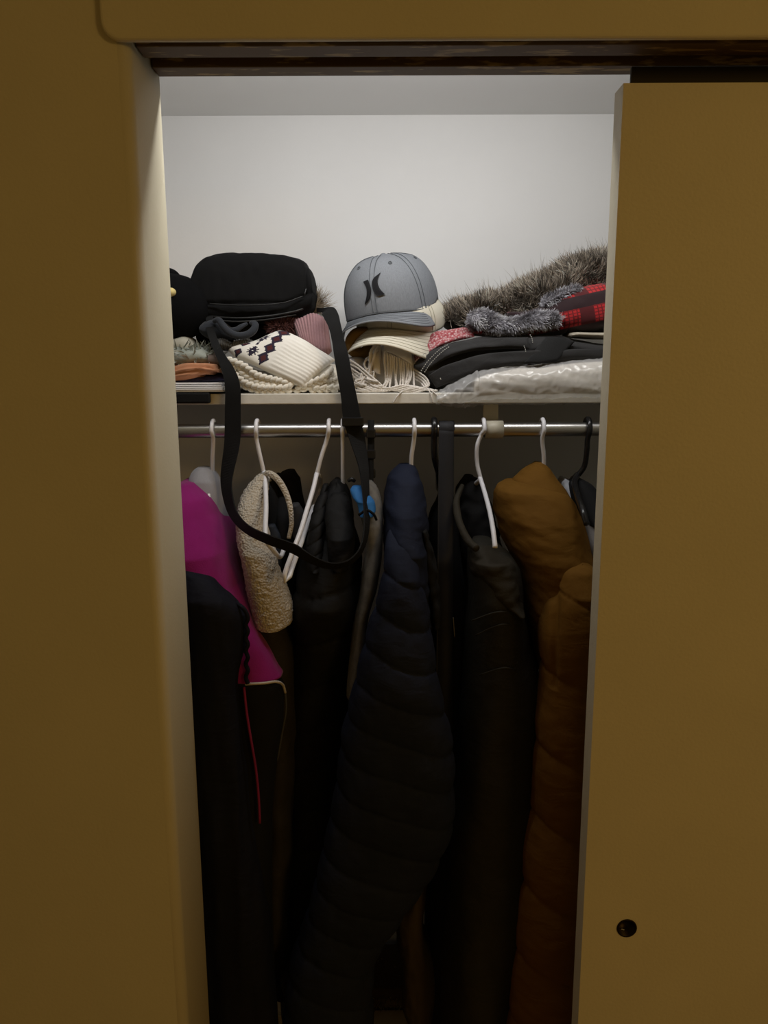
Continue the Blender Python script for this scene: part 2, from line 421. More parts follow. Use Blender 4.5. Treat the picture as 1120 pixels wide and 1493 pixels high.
# sliding door with finger pull
DX = .2985; DY = 1.030
dp = P(914, 1353, DY)
def door():
    x0, x1, z0, z1, y0, y1 = DX, 1.06, .012, ZT, DY, DY + .036
    n = 24; r = .0142
    circ = [(dp.x + r * math.cos(2*math.pi*k/n), dp.z + r * math.sin(2*math.pi*k/n)) for k in range(n)]
    V = []; Fc = []
    # front face ring between circle and rectangle
    def rect(k):
        a = 2*math.pi*k/n; c, s = math.cos(a), math.sin(a)
        tx = ((x1 if c > 0 else x0) - dp.x) / c if abs(c) > 1e-6 else 1e9
        tz = ((z1 if s > 0 else z0) - dp.z) / s if abs(s) > 1e-6 else 1e9
        t = min(tx, tz); return (dp.x + c*t, dp.z + s*t)
    ring = [rect(k) for k in range(n)]
    pts = circ + ring + [(x0, z0), (x1, z0), (x1, z1), (x0, z1)]
    V = [(x, y0, z) for x, z in pts]
    for k in range(n):
        k2 = (k+1) % n; a, b2 = ring[k], ring[k2]
        Fc.append([k, k2, n + k2, n + k][::1])
        if abs(a[0]-b2[0]) > 1e-6 and abs(a[1]-b2[1]) > 1e-6:
            cx = x1 if max(a[0], b2[0]) > dp.x + 1e-6 and (abs(a[0]-x1) < 1e-6 or abs(b2[0]-x1) < 1e-6) else x0
            cz = z1 if (abs(a[1]-z1) < 1e-6 or abs(b2[1]-z1) < 1e-6) else z0
            ci = [(x0, z0), (x1, z0), (x1, z1), (x0, z1)].index((cx, cz)) + 2*n
            Fc.append([n + k, n + k2, ci])
    m = len(V)
    for k in range(n): V.append((circ[k][0], y0 + .018, circ[k][1]))
    for k in range(n): k2 = (k+1) % n; Fc.append([k, m + k, m + k2, k2])
    Fc.append([m + k for k in range(n)][::-1])
    bx = len(V)
    V += [(x0, y0, z0), (x1, y0, z0), (x1, y0, z1), (x0, y0, z1), (x0, y1, z0), (x1, y1, z0), (x1, y1, z1), (x0, y1, z1)]
    for q in ([4, 7, 6, 5], [0, 3, 7, 4], [1, 5, 6, 2], [3, 2, 6, 7], [0, 4, 5, 1]): Fc.append([bx + i for i in q])
    return mk('door_1', V, Fc, DOORP, smooth=False)
d1 = struct(door())
def ringg(c, r0, r1, y0, y1, n=28):
    V = []; Fc = []
    for rr, y in ((r0, y0 + .002), (r0, y0), (r1, y0), (r1, y1)):
        V += [(c.x + rr*math.cos(2*math.pi*k/n), y, c.z + rr*math.sin(2*math.pi*k/n)) for k in range(n)]
    for j in range(3):
        for k in range(n): k2 = (k+1) % n; Fc.append([j*n + k, j*n + k2, (j+1)*n + k2, (j+1)*n + k])
    m = len(V)
    Fc.append([3*n + k for k in range(n)])
    return V, Fc
V, Fc = ringg(dp, .0152, .0128, DY - .0012, DY + .015)
hs = box('hanger_strip', P(918, 116, 1.074).x, 1.0, 1.0672, 1.073, ZT - .03, 2.029, DARKT, d1, b=.0008)
fp = mk('finger_pull', V, Fc, BRONZE, d1); fp['label'] = 'round dark bronze finger pull cup'
tube('pull_screw', [P(905, 1354, DY + .012), P(913, 1357, DY + .012)], .0008, STEEL, fp, n=4, nseg=6)
# closet light bar behind the header
lf = thing('light_bar', 'slim white light bar mounted behind the closet header', 'lamp', (.02, 1.128, 2.062))
box('housing', -.43, .47, YW + .001, 1.146, 2.084, 2.112, PLAST, lf, b=.003)
box('added_baffle', -.43, .47, 1.1245, 1.1275, 2.0445, 2.086, PLAST, lf)  # unseen baffle, added to keep the lamp's light off the jamb
box('diffuser', -.42, .46, 1.129, 1.146, 2.078, 2.084, plain('light_diffuser', (.95, .93, .9), .4, emit=1.2), lf, b=.002)
# ------------------------------------------------------------------ shelf, rod, bracket
YS = 1.325; ZS = 1.6105; ZSB = 1.5925
sh = box('closet_shelf', XL, XR, YS, YB, ZSB, ZS, SHELFP, b=.0015)
tag(sh, 'cream painted closet shelf board piled with hats and scarves', 'shelf')
RY, RZ, RR = 1.337, P(560, 627, 1.337).z, .0122
rod = mk('closet_rod', *tubeg([Vector((x, RY, RZ)) for x in (XL, XL + .001, XL + .004, XR - .004, XR - .001, XR)], RR, 32), STEEL)
tag(rod, 'shiny steel closet rod carrying the hangers under the shelf', 'rod')
bx0 = P(705, 600, 1.345).x; bx1 = P(727, 600, 1.345).x
br = thing('rod_bracket', 'beige metal bracket clipped around the rod under the shelf', 'bracket', ((bx0 + bx1)/2, RY, RZ - .02))
box('bracket_strap', bx0, bx1, 1.347, 1.3505, RZ - .005, ZSB, BRACKM, br, b=.0006)
def clip():
    x0 = P(707, 630, RY).x; x1 = P(733, 630, RY).x; V = []; Fc = []; n = 20
    for rr in (RR + .0006, RR + .0035):
        for k in range(n + 1):
            a = R(75) + R(230) * k / n
            for x in (x0, x1): V.append((x + .0, RY + rr * math.cos(a), RZ + rr * math.sin(a)))
    m = 2 * (n + 1)
    for k in range(n):
        Fc += [[2*k, 2*k+1, 2*k+3, 2*k+2], [m + 2*k, m + 2*k+2, m + 2*k+3, m + 2*k+1],
               [2*k, 2*k+2, m + 2*k+2, m + 2*k], [2*k+1, m + 2*k+1, m + 2*k+3, 2*k+3]]
    Fc += [[0, m, m+1, 1], [2*n, 2*n+1, m + 2*n+1, m + 2*n]]
    return mk('rod_clip', V, Fc, BRACKM, br)
clip()
# ------------------------------------------------------------------ hangers
COAT = True
def hook_pts(x, lean=0, drop=.03):
    pts = []; r = RR + .0055
    for k in range(9):
        a = R(215 - 215 * k / 8) if True else 0
        pts.append(Vector((x - lean * .012 * (1 - k/8), RY - r * math.cos(a) * -1 if False else RY + r * math.cos(R(-35 + 215 * k / 8)), RZ + r * math.sin(R(-35 + 215 * k / 8)))))
    return pts          # starts behind/below the rod, goes over the top, ends at the front (-y)
def hanger(label, topx, neck, frame, mat=PLAST, rad=.0040, lean=0, group='white plastic hangers on the rod', name='clothes_hanger'):
    """topx: px of hook top; neck: [(px,py,Y)] down from the hook front; frame: list of polylines for shoulders and bar"""
    x = P0(topx, 612, RY).x
    t = thing(name, label, 'hanger', (x, RY, RZ - .12), group)
    pts = hook_pts(x, lean) + [P(*p) for p in neck]
    tube('hook', pts, rad * .92, mat, t, n=60, nseg=10)
    for fr in frame: tube('arm' if len(fr) < 6 else 'frame', [P(*p) for p in fr], rad, mat, t, n=48, nseg=10)
    return t
def std_frame(px, py, dpx=0, front=None):
    """closed hanger triangle from neck end; arms run along y"""
    a = P(px, py, 1.385)
    return a
def simple_hanger(label, topx, nx, ny, dx=0.0, **k):
    a = P(nx, ny, 1.385)
    t = hanger(label, topx, [(topx - .1, 640, 1.371), (nx, (640 + ny)/2, 1.378), (nx, ny, 1.385)], [], **k)
    p = [a + Vector((0, 0, .004)), a + Vector((0, -.03, -.022)), a + Vector((0, -.10, -.11)), a + Vector((0, -.112, -.132)), a + Vector((0, -.10, -.145)),
         a + Vector((0, 0, -.148)), a + Vector((0, .15, -.145)), a + Vector((0, .165, -.132)), a + Vector((0, .15, -.11)), a + Vector((0, .03, -.022)), a + Vector((0, 0, .004))]
    tube('frame', p, .0040, k.get('mat', PLAST), t, n=90, nseg=8)
    return t
simple_hanger('white plastic hanger holding the magenta fleece jacket', 311, 310, 692)
simple_hanger('white plastic hanger standing upright in the black puffer jacket collar', 500, 500, 728)
simple_hanger('white plastic hanger holding the navy quilted puffer coat', 604, 600, 694)
simple_hanger('white plastic hanger holding the brown hooded puffer coat', 791, 793, 690)
hanger('white plastic hanger inside the cream sherpa jacket', 375, [(374, 640, 1.371), (380, 668, 1.372), (385, 690, 1.375)],
       [[(385, 688, 1.375), (387, 705, 1.345), (388, 740, 1.27), (387, 775, 1.20), (389, 790, 1.18), (397, 800, 1.19), (408, 812, 1.25), (414, 800, 1.32), (416, 785, 1.39), (410, 762, 1.46), (398, 715, 1.47), (388, 692, 1.40), (385, 688, 1.38)]])
hanger('bare white plastic hanger swinging crooked beside the black puffer', 480, [(477, 640, 1.371), (468, 668, 1.37), (462, 692, 1.37)],
       [[(462, 690, 1.37), (457, 712, 1.345), (447, 745, 1.29), (438, 775, 1.24), (424, 812, 1.19), (415, 838, 1.165), (415, 848, 1.16), (420, 846, 1.16), (426, 828, 1.19), (440, 790, 1.28), (455, 745, 1.40), (466, 715, 1.48), (468, 700, 1.46), (465, 693, 1.40), (462, 690, 1.375)]])
hanger('white plastic hanger curving into the open collar of the olive jacket', 705, [(702, 634, 1.371), (696, 650, 1.371), (696, 676, 1.374), (701, 698, 1.372)],
       [[(700, 696, 1.373), (706, 715, 1.345), (714, 745, 1.28), (719, 772, 1.23), (722, 797, 1.20), (722, 799, 1.199)],
        [(701, 699, 1.375), (694, 705, 1.40), (686, 714, 1.44), (682, 724, 1.50)]])
# black hanger at the right and black hook beside the wide belt
hanger('black plastic hanger holding the grey cloth garment near the door', 857, [(857, 640, 1.369), (856, 655, 1.372), (852, 680, 1.38), (842, 694, 1.385)],
       [[(842, 692, 1.385), (838, 703, 1.35), (842, 722, 1.28), (850, 745, 1.21), (856, 765, 1.19)], [(842, 692, 1.385), (832, 703, 1.42), (826, 716, 1.5)]],
       mat=BPLAST, rad=.0052, group='black plastic hangers on the rod')
hanger('black plastic hanger hooked just beside the wide black belt', 633, [(633, 640, 1.369), (634, 668, 1.375), (640, 690, 1.385)],
       [[(640, 688, 1.385), (642, 706, 1.40), (644, 722, 1.41), (645, 735, 1.42)], [(640, 688, 1.385), (640, 705, 1.46), (640, 712, 1.52)]],
       mat=BPLAST, rad=.0060, group='black plastic hangers on the rod')
# ------------------------------------------------------------------ coats
MAG = fab('magenta_fleece', (.30, .018, .175), .95, .5, 500, .10, sheen=.25, spec=.1)
LGREY = fab('light_grey_fleece', (.37, .37, .40), .95, .5, 600, .14, sheen=.2, spec=.1)
BLK = fab('black_fabric', (.008, .008, .0085), .85, .3, 600, .15)
BLKN = fab('black_nylon_puffer', (.009, .009, .0095), .7, .25, 300, .15, spec=.2, wr=0.18)
NAVYS = fab('dark_navy_shell', (.010, .011, .019), .75, .25, 350, .12, spec=.15, wr=0.18)
NAVY = fab('navy_puffer_nylon', (.014, .018, .036), .75, .3, 260, .12, spec=.15, wr=0.15)
SHERPA, nt, b = newmat('cream_sherpa')
tc = nt.nodes.new('ShaderNodeTexCoord'); vz = nt.nodes.new('ShaderNodeTexVoronoi'); vz.inputs['Scale'].default_value = 260
nt.links.new(tc.outputs['Object'], vz.inputs['Vector'])
nt.links.new(ramp(nt, vz.outputs[0], [(0, (.66, .60, .50)), (.8, (.54, .47, .37))]), b.inputs['Base Color'])
bp = nt.nodes.new('ShaderNodeBump'); bp.inputs['Strength'].default_value = .9; bp.inputs['Distance'].default_value = .003; bp.invert = True
nt.links.new(vz.outputs[0], bp.inputs['Height']); nt.links.new(bp.outputs[0], b.inputs['Normal']); b.inputs['Roughness'].default_value = 1
b.inputs['Sheen Weight'].default_value = .3
OLIVE = fab('dark_olive_canvas', (.030, .025, .016), .75, .4, 700, .15, wr=0.18)
OLIVE2 = fab('washed_black_canvas', (.024, .022, .016), .75, .4, 700, .15, wr=0.15)
GREYH = fab('heather_grey_jersey', (.17, .163, .15), .95, .5, 900, .2, vscale=90)
BLUE = fab('bright_blue_lining', (.03, .16, .42), .7, .2, 600, .08)
BROWN = fab('brown_puffer_nylon', (.165, .078, .013), .8, .25, 300, .06, spec=.08, wr=0.14)
TAUPE = fab('taupe_canvas', (.065, .047, .027), .9, .4, 600, .12)
VINYL = fab('black_vinyl', (.018, .018, .021), .6, .1, 400, .1, spec=.3)
GREYC = fab('grey_cotton', (.30, .29, .29), .9, .4, 800, .1)
PIPEW = fab('cream_piping', (.60, .54, .48), .8)
PIPEP = fab('pink_piping', (.26, .02, .08), .8)
PIPEG = fab('grey_piping', (.06, .058, .055), .8)

# magenta fleece jacket
t = thing('fleece_jacket', 'magenta fleece jacket with light grey collar and black lower panel', 'jacket', P(330, 1100, 1.36))
loftV('body', [(700, 268, 290), (708, 258, 300), (722, 250, 315), (746, 246, 329), (778, 248, 341), (811, 252, 350), (840, 258, 358), (880, 276, 366), (913, 296, 371), (945, 306, 390), (975, 312, 408), (983, 314, 414)],
      MAG, t, [(700, 1.32), (720, 1.26), (790, 1.17), (850, 1.155), (1000, 1.155)], [(700, 1.44), (740, 1.5), (840, 1.46), (920, 1.27), (1000, 1.26)], disp=folds(.006, 14, 14, 7, 3, .0015, 4))
loftV('collar', [(681, 289, 303), (686, 283, 312), (700, 277, 321), (722, 275, 328), (745, 276, 332), (770, 280, 335)], LGREY, t, [(681, 1.37), (700, 1.35), (770, 1.31)], [(681, 1.41), (770, 1.45)], nring=50, disp=folds(.003, 20, 20, 14, 5))
loftV('lower_panel', [(983, 322, 405), (1000, 318, 415), (1040, 322, 414), (1100, 328, 405), (1190, 332, 396), (1300, 336, 396), (1493, 336, 402), (1530, 340, 402)], BLK, t, 1.158, 1.26, nring=80, disp=folds(.004, 16, 16, 5, 8))
tube('piping', [P(355, 998, 1.165), P(368, 997, 1.153), P(385, 996, 1.152), P(402, 994, 1.165), P(412, 998, 1.19), P(416, 1010, 1.21)], .0022, PIPEW, t, n=30)['label'] = 'cream piping along the hem seam'
tube('piping', [P(416, 1010, 1.21), P(417, 1035, 1.21), P(412, 1065, 1.21), P(404, 1110, 1.21)], .0018, PIPEG, t, n=20)
tube('piping', [P(356, 1002, 1.153), P(360, 1040, 1.150), P(366, 1078, 1.150), P(373, 1120, 1.150), P(377, 1160, 1.150), P(379, 1200, 1.150)], .0020, PIPEP, t, n=24)['label'] = 'dark pink piping down the front edge'
# navy shell jacket in front of it
t = thing('shell_jacket', 'dark navy shell jacket hanging over the magenta fleece beside the jamb', 'jacket', P(320, 1200, 1.2))
loftV('body', [(826, 240, 262), (836, 246, 290), (845, 250, 308), (862, 252, 326), (880, 254, 345), (900, 256, 358), (925, 258, 361), (1000, 262, 354), (1060, 266, 357), (1120, 270, 366), (1200, 276, 373), (1350, 284, 396), (1493, 292, 408), (1530, 296, 410)],
      NAVYS, t, [(826, 1.16), (870, 1.125), (1530, 1.125)], [(826, 1.19), (870, 1.215), (1530, 1.24)], nring=200, disp=folds(.009, 30, 10, 4.5, 4, .003, 3))
rp = [P(345, 880, 1.16), P(354, 886, 1.15)] + [P(360 + (1.5 if k % 2 else -1.5), 892 + k * 9.5, 1.15) for k in range(12)]
tube('gathered_edge', rp, .0034, NAVYS, t, n=90)
# sherpa jacket
t = thing('sherpa_jacket', 'cream sherpa lined jacket with a dark olive shell and open collar', 'jacket', P(390, 1000, 1.36))
def sh_d(a, v, p): return .004 * N3(p.x*22, p.y*22, p.z*14) + .0016 * N3(p.x*150, p.y*150, p.z*150) + .0012 * N3(p.x*320, p.y*320, p.z*320)
loftV('fleece_lining', [(690, 378, 390), (698, 370, 393), (710, 361, 391), (730, 351, 389), (755, 345, 388), (781, 347, 391), (802, 351, 399), (826, 356, 406), (855, 361, 417), (885, 366, 425), (897, 368, 425), (904, 370, 424), (907, 374, 420)], SHERPA, t,
      [(690, 1.36), (740, 1.28), (800, 1.21), (910, 1.2)], [(690, 1.4), (800, 1.36), (910, 1.34)], nseg=110, nring=190, disp=sh_d)
tube('collar_rim', [P(383, 694, 1.37), P(391, 690, 1.36), P(402, 696, 1.35), (P(412, 709, 1.345)), P(420, 727, 1.335), P(424, 745, 1.325), P(425, 765, 1.32), P(421, 785, 1.32)], [.004, .0058, .0055, .005, .0045, .004, .0035], SHERPA, t, n=50, nseg=14)
loftV('dark_lining', [(698, 392, 402), (715, 388, 412), (745, 386, 420), (790, 388, 424), (830, 396, 424), (880, 405, 425), (1000, 390, 430)], BLK, t, [(698, 1.38), (1000, 1.36)], 1.56, nring=50)
loftV('olive_shell', [(880, 372, 418), (905, 369, 424), (930, 372, 430), (960, 378, 432), (1010, 384, 434), (1200, 390, 430), (1400, 385, 420)], OLIVE, t, 1.235, 1.40, nring=70, disp=folds(.006, 18, 18, 16, 2, .002))
loftV('blue_grey_lining', [(765, 391, 401), (785, 391, 410), (815, 397, 412), (830, 401, 410)], fab('slate_blue_lining', (.045, .055, .075), .7), t, 1.345, 1.37, nring=24)
# black jacket behind the sherpa
t = thing('dark_jacket', 'black jacket with a grey panel hanging behind the crooked bare hanger', 'jacket', P(425, 1000, 1.5))
loftV('body', [(690, 408, 428), (700, 404, 436), (730, 402, 441), (770, 402, 446), (850, 400, 452), (1000, 400, 450), (1400, 400, 440)], BLK, t, [(690, 1.44), (760, 1.36), (1400, 1.36)], 1.58, nring=80, disp=folds(.006, 30, 30, 22, 6))
loftV('grey_panel', [(735, 424, 436), (748, 423, 443), (768, 424, 444), (785, 430, 440)], fab('charcoal_knit', (.045, .045, .048), .95, .5, 500), t, 1.345, 1.39, nring=30)
# black puffer
t = thing('puffer_jacket', 'black quilted puffer jacket with a padded collar between white hangers', 'jacket', P(475, 1200, 1.33))
loftV('body', [(698, 484, 500), (708, 474, 510), (730, 463, 516), (760, 454, 522), (790, 445, 526), (837, 434, 530), (870, 427, 529), (930, 423, 522), (1000, 417, 514), (1200, 408, 510), (1400, 408, 530), (1493, 412, 544), (1530, 414, 544)], BLKN, t,
      [(698, 1.36), (740, 1.32), (800, 1.24), (860, 1.20), (940, 1.24), (1100, 1.29), (1530, 1.30)], [(698, 1.41), (800, 1.5), (1530, 1.5)], nring=260, nseg=100, disp=quilt(.082, -.25, .010, seed=5, fold=.006))
loftV('hood', [(718, 485, 503), (728, 478, 511), (750, 475, 516), (780, 476, 518), (810, 479, 515), (826, 485, 508)], BLKN, t, [(718, 1.33), (740, 1.28), (780, 1.225), (826, 1.215)], [(718, 1.37), (826, 1.33)], nring=80, disp=folds(.004, 25, 25, 20, 4, .0015))
loftV('padded_collar', [(706, 470, 480), (725, 462, 479), (760, 452, 476), (800, 446, 474), (830, 450, 470)], BLKN, t, [(706, 1.35), (760, 1.28), (830, 1.225)], [(706, 1.38), (830, 1.31)], nring=90, disp=quilt(.022, -.5, .004, seed=2, fold=.002))
tube('zip_pull', [P(508, 701, 1.34), P(513, 699, 1.335), P(518, 702, 1.335)], [.003, .004, .003], ZIPM, t, n=10)
# grey hoodie with blue lining
t = thing('hooded_sweatshirt', 'heather grey sweatshirt with bright blue hood lining beside the navy puffer', 'sweatshirt', P(535, 950, 1.3))
loftV('body', [(700, 533, 541), (710, 527, 549), (722, 525, 554), (743, 525, 558), (770, 530, 558), (796, 533, 557), (855, 526, 550), (899, 517, 538), (962, 510, 530), (1003, 507, 522), (1013, 507, 520)], GREYH, t,
      [(700, 1.33), (760, 1.26), (850, 1.235), (1013, 1.225)], [(700, 1.37), (760, 1.38), (1013, 1.30)], nring=120, disp=folds(.003, 28, 28, 10, 4, .001))
loftV('hood_lining', [(709, 514, 526), (714, 511, 530), (724, 514, 540), (734, 521, 546), (744, 523, 548), (752, 525, 544)], BLUE, t, [(709, 1.29), (730, 1.255), (752, 1.245)], [(709, 1.33), (752, 1.29)], nring=50, disp=folds(.0025, 40, 40, 40, 3))['label'] = 'bright blue hood lining'
tube('hood_seam', [P(523, 751, 1.245), P(535, 744, 1.242), P(545, 750, 1.243), P(549, 758, 1.25)], .0022, BLK, t, n=16)
# navy puffer coat
t = thing('puffer_coat', 'navy quilted puffer coat with slanted seams swelling outward at the sleeve', 'coat', P(570, 1300, 1.3))
loftV('shoulder', [(677, 582, 598), (681, 576, 604), (693, 567, 611), (710, 562, 617), (733, 559, 621), (772, 559, 623), (810, 560, 625), (850, 562, 626), (900, 560, 630)], NAVY, t,
      [(676, 1.36), (700, 1.30), (740, 1.23), (790, 1.185), (900, 1.18)], [(676, 1.40), (720, 1.46), (900, 1.5)], nring=140, nseg=100,
      disp=addf(folds(.003, 9, 9, 9, 4), lambda a, v, p: .0042 * N3(p.x*16 + 5, p.y*12, (p.z + .5*p.x) * 48) + .0012 * N3(p.x*50, p.y*40, p.z*90)))
loftV('sleeve', [(772, 566, 606), (786, 564, 606), (808, 561, 607), (839, 556, 614), (887, 541, 623), (960, 523, 637), (1003, 514, 644), (1065, 500, 656), (1126, 491, 664), (1188, 480, 664), (1250, 467, 645), (1290, 457, 619), (1344, 440, 580), (1400, 424, 550), (1493, 412, 544), (1530, 410, 544)], NAVY, t,
      [(772, 1.235), (795, 1.195), (840, 1.15), (1000, 1.12), (1530, 1.13)], [(772, 1.25), (840, 1.25), (1000, 1.27), (1530, 1.27)], nring=330, nseg=110, disp=quilt(.0655, .36, .0085, z0=P(540, 904, 1.12).z + .36 * P(540, 904, 1.12).x, seed=1, fold=.005))
loftV('hood_edge', [(770, 612, 622), (800, 615, 630), (840, 618, 637), (890, 624, 642), (910, 628, 640)], BLK, t, 1.24, 1.32, nring=60, disp=folds(.005, 50, 50, 50, 3))
# black jacket behind the belt
t = thing('dark_coat', 'plain black coat hanging behind the wide black belt', 'coat', P(655, 1200, 1.45))
loftV('body', [(722, 640, 655), (740, 630, 664), (800, 622, 672), (900, 622, 682), (1100, 620, 690), (1300, 620, 690), (1493, 612, 690), (1530, 612, 690)], BLK, t, [(722, 1.39), (800, 1.33), (1530, 1.31)], 1.56, nring=90, disp=folds(.007, 20, 20, 6, 1))
# wide black belt draped over the rod
t = thing('wide_belt', 'wide glossy black belt draped over the rod', 'belt', P(650, 1050, 1.36))
def belt():
    V = []; Fc = []; n = 90; rows = []
    for k in range(n + 1):
        u = k / n
        if u < .1:
            a = math.pi * (1 - u / .1) * .5 + math.pi / 2      # top of the rod towards the front
            c = Vector((0, RY + (RR + .004) * math.cos(a), RZ + (RR + .004) * math.sin(a)))
            xl, xr = P0(640, 618, RY).x, P0(662, 618, RY).x
        else:
            q = 628 + (1120 - 628) * (u - .1) / .9
            y = RY - RR - .004 - .05 * min(1, (u - .1) / .35)
            c = P0(650, q, y); m = (q - 628) / 382 * .8
            xl, xr = P0(640 - 5*m, q, y).x, P0(662 - 2*m, q, y).x
        rows.append((c, xl, xr))
    m = 10
    for s in (0, 1):
        for c, xl, xr in rows:
            for j in range(m + 1):
                t_ = j / m; V.append((xl + (xr - xl) * t_, c.y - .004 * math.sin(math.pi * t_) + s * .003, c.z))
    M = (n + 1) * (m + 1)
    for i in range(n):
        for j in range(m):
            q = [i*(m+1) + j, i*(m+1) + j+1, (i+1)*(m+1) + j+1, (i+1)*(m+1) + j]
            Fc += [q[::-1], [x + M for x in q]]
        for j in (0, m):
            a, b2 = i*(m+1) + j, (i+1)*(m+1) + j; Fc.append([a, b2, b2 + M, a + M])
    return mk('band', V, Fc, VINYL, t)
belt()
# olive jacket
t = thing('canvas_jacket', 'dark olive canvas jacket with an open hood next to the brown puffer', 'jacket', P(715, 1250, 1.33))
loftV('body', [(786, 690, 716), (795, 685, 726), (806, 682, 740), (820, 682, 751), (842, 683, 756), (870, 684, 758), (920, 680, 772), (990, 675, 784), (1100, 665, 784), (1250, 652, 776), (1400, 645, 755), (1493, 640, 748), (1530, 640, 746)], OLIVE2, t,
      [(786, 1.26), (810, 1.20), (860, 1.18), (1530, 1.19)], [(786, 1.34), (860, 1.42), (1530, 1.45)], nring=160, disp=folds(.006, 16, 16, 8, 6, .0015))
def yokeg(): return loftV('yoke', [(790, 690, 722), (799, 684, 732), (815, 683, 750), (832, 686, 756), (850, 697, 758), (866, 716, 758), (876, 738, 757)], OLIVE, t, [(790, 1.25), (812, 1.19), (876, 1.168)], [(790, 1.33), (876, 1.4)], nring=70, disp=folds(.005, 22, 22, 30, 9, .002))
yokeg()
loftV('hood', [(696, 678, 694), (706, 672, 702), (730, 664, 714), (760, 663, 722), (800, 668, 730), (830, 676, 730)], BLK, t, [(696, 1.40), (740, 1.37), (830, 1.33)], 1.5, nring=50, disp=folds(.006, 50, 50, 50, 2))
tube('hood_rim', [P(674, 708, 1.37), P(666, 728, 1.34), P(667, 750, 1.31), P(674, 772, 1.27), P(684, 790, 1.24), P(695, 800, 1.215)], [.004, .0055, .0065, .006, .0065, .006], OLIVE, t, n=60, nseg=14)
for k, (a, b2) in enumerate((((688, 905), (764, 896)), ((694, 926), (766, 912)), ((700, 984), (770, 980)))):
    tube('pocket_seam', [P(a[0], a[1], 1.20), P((a[0] + b2[0])/2, (a[1] + b2[1])/2 - 8, 1.176), P(b2[0] - 6, b2[1], 1.20)], .0015, OLIVE2, t, n=16)
tube('zip', [P(661, 900, 1.30), P(663, 930, 1.30)], .0012, STEEL, t, n=8, nseg=6)
# brown puffer coat
t = thing('hooded_puffer', 'brown hooded puffer coat with quilted sleeve next to the sliding door', 'coat', P(805, 1300, 1.3))
def bd(a, v, p):
    return .0030 * N3(p.x*9 + 3, p.y*9, p.z*9) + .0022 * N3((p.x - p.z*.8)*26, p.y*20, (p.z + .6*p.x)*60) + .0007 * N3(p.x*90, p.y*90, p.z*120)
loftV('hood', [(674, 781, 788), (680, 771, 796), (690, 758, 804), (700, 748, 812), (720, 752, 828), (751, 756, 842), (790, 762, 852)], BROWN, t, [(674, 1.37), (690, 1.34), (720, 1.29), (790, 1.24)], [(674, 1.40), (790, 1.46)], nring=90, nseg=90, disp=bd)
loftV('shoulder', [(702, 738, 762), (708, 727, 790), (720, 721, 826), (742, 721, 841), (760, 726, 848), (784, 734, 853), (808, 745, 858), (842, 756, 864), (870, 758, 868), (900, 764, 870), (960, 775, 872)], BROWN, t,
      [(702, 1.30), (712, 1.265), (750, 1.215), (800, 1.185), (960, 1.18)], [(702, 1.40), (750, 1.48), (960, 1.5)], nring=150, nseg=110, disp=bd)
bz = P(820, 1000, 1.12)
loftV('sleeve', [(819, 842, 852), (823, 830, 862), (829, 821, 868), (840, 811, 873), (860, 801, 877), (890, 791, 882), (930, 784, 885), (987, 785, 888), (1052, 777, 890), (1147, 770, 892), (1258, 757, 892), (1332, 746, 890), (1455, 737, 884), (1530, 732, 884)], BROWN, t,
      [(819, 1.19), (830, 1.16), (860, 1.135), (1530, 1.135)], [(824, 1.23), (860, 1.30), (1530, 1.32)], nring=300, nseg=110,
      disp=addf(quilt(.135, .42, .010, z0=bz.z + .42 * bz.x, seed=11, fold=.005), lambda a, v, p: -.006 * math.exp(-((p.x - P(813, 900, 1.14).x) / .004) ** 2) * (1 if p.z > P(813, 1010, 1.14).z else 0)))
# grey garment on the black hanger
t = thing('cotton_garment', 'grey cotton garment with a black yoke squeezed between brown puffer and door', 'shirt', P(858, 900, 1.36))
loftV('body', [(748, 840, 858), (760, 838, 868), (800, 842, 876), (850, 848, 880), (900, 852, 882), (1200, 850, 880)], GREYC, t, [(748, 1.30), (790, 1.25), (1200, 1.25)], 1.45, nring=60, disp=folds(.005, 40, 40, 12, 2, .002))
loftV('black_yoke', [(698, 836, 848), (706, 830, 862), (722, 832, 872), (745, 838, 876), (758, 846, 876)], BLK, t, [(698, 1.36), (758, 1.27)], 1.43, nring=40)
loftV('collar_cloth', [(696, 818, 824), (702, 815, 832), (714, 817, 836), (728, 824, 836)], fab('pale_blue_grey_cotton', (.42, .44, .48), .9), t, [(696, 1.40), (728, 1.37)], 1.44, nring=24, disp=folds(.003, 60, 60, 60, 1))
# narrow strap with buckles over the rod
t = thing('webbing_strap', 'narrow black webbing strap with buckles looped over the rod', 'strap', P(541, 700, 1.37))
wp = [Vector((P0(541, 612, RY).x, RY + .015, RZ - .05)), Vector((P0(541, 612, RY).x, RY + .0155, RZ)), Vector((P0(541, 612, RY).x, RY, RZ + .0155)), Vector((P0(541, 612, RY).x, RY - .0155, RZ)), P(540.5, 660, 1.362), P(540, 705, 1.355)]
sp = spline(wp, 60); V = []; Fc = []
for i, c in enumerate(sp):
    for dx in (-.0055, .0055): V.append(c + Vector((dx, 0, 0)))
for i in range(60): Fc.append([2*i, 2*i+1, 2*i+3, 2*i+2])
o = mk('strap_band', V, Fc, WEB, t); so = o.modifiers.new('s', 'SOLIDIFY'); so.thickness = .002
for py_ in (632, 662, 690):
    c = P(541, py_, 1.364)
    box('buckle', c.x - .0078, c.x + .0078, c.y - .007, c.y, c.z - .008, c.z + .008, BPLAST, t, b=.002)
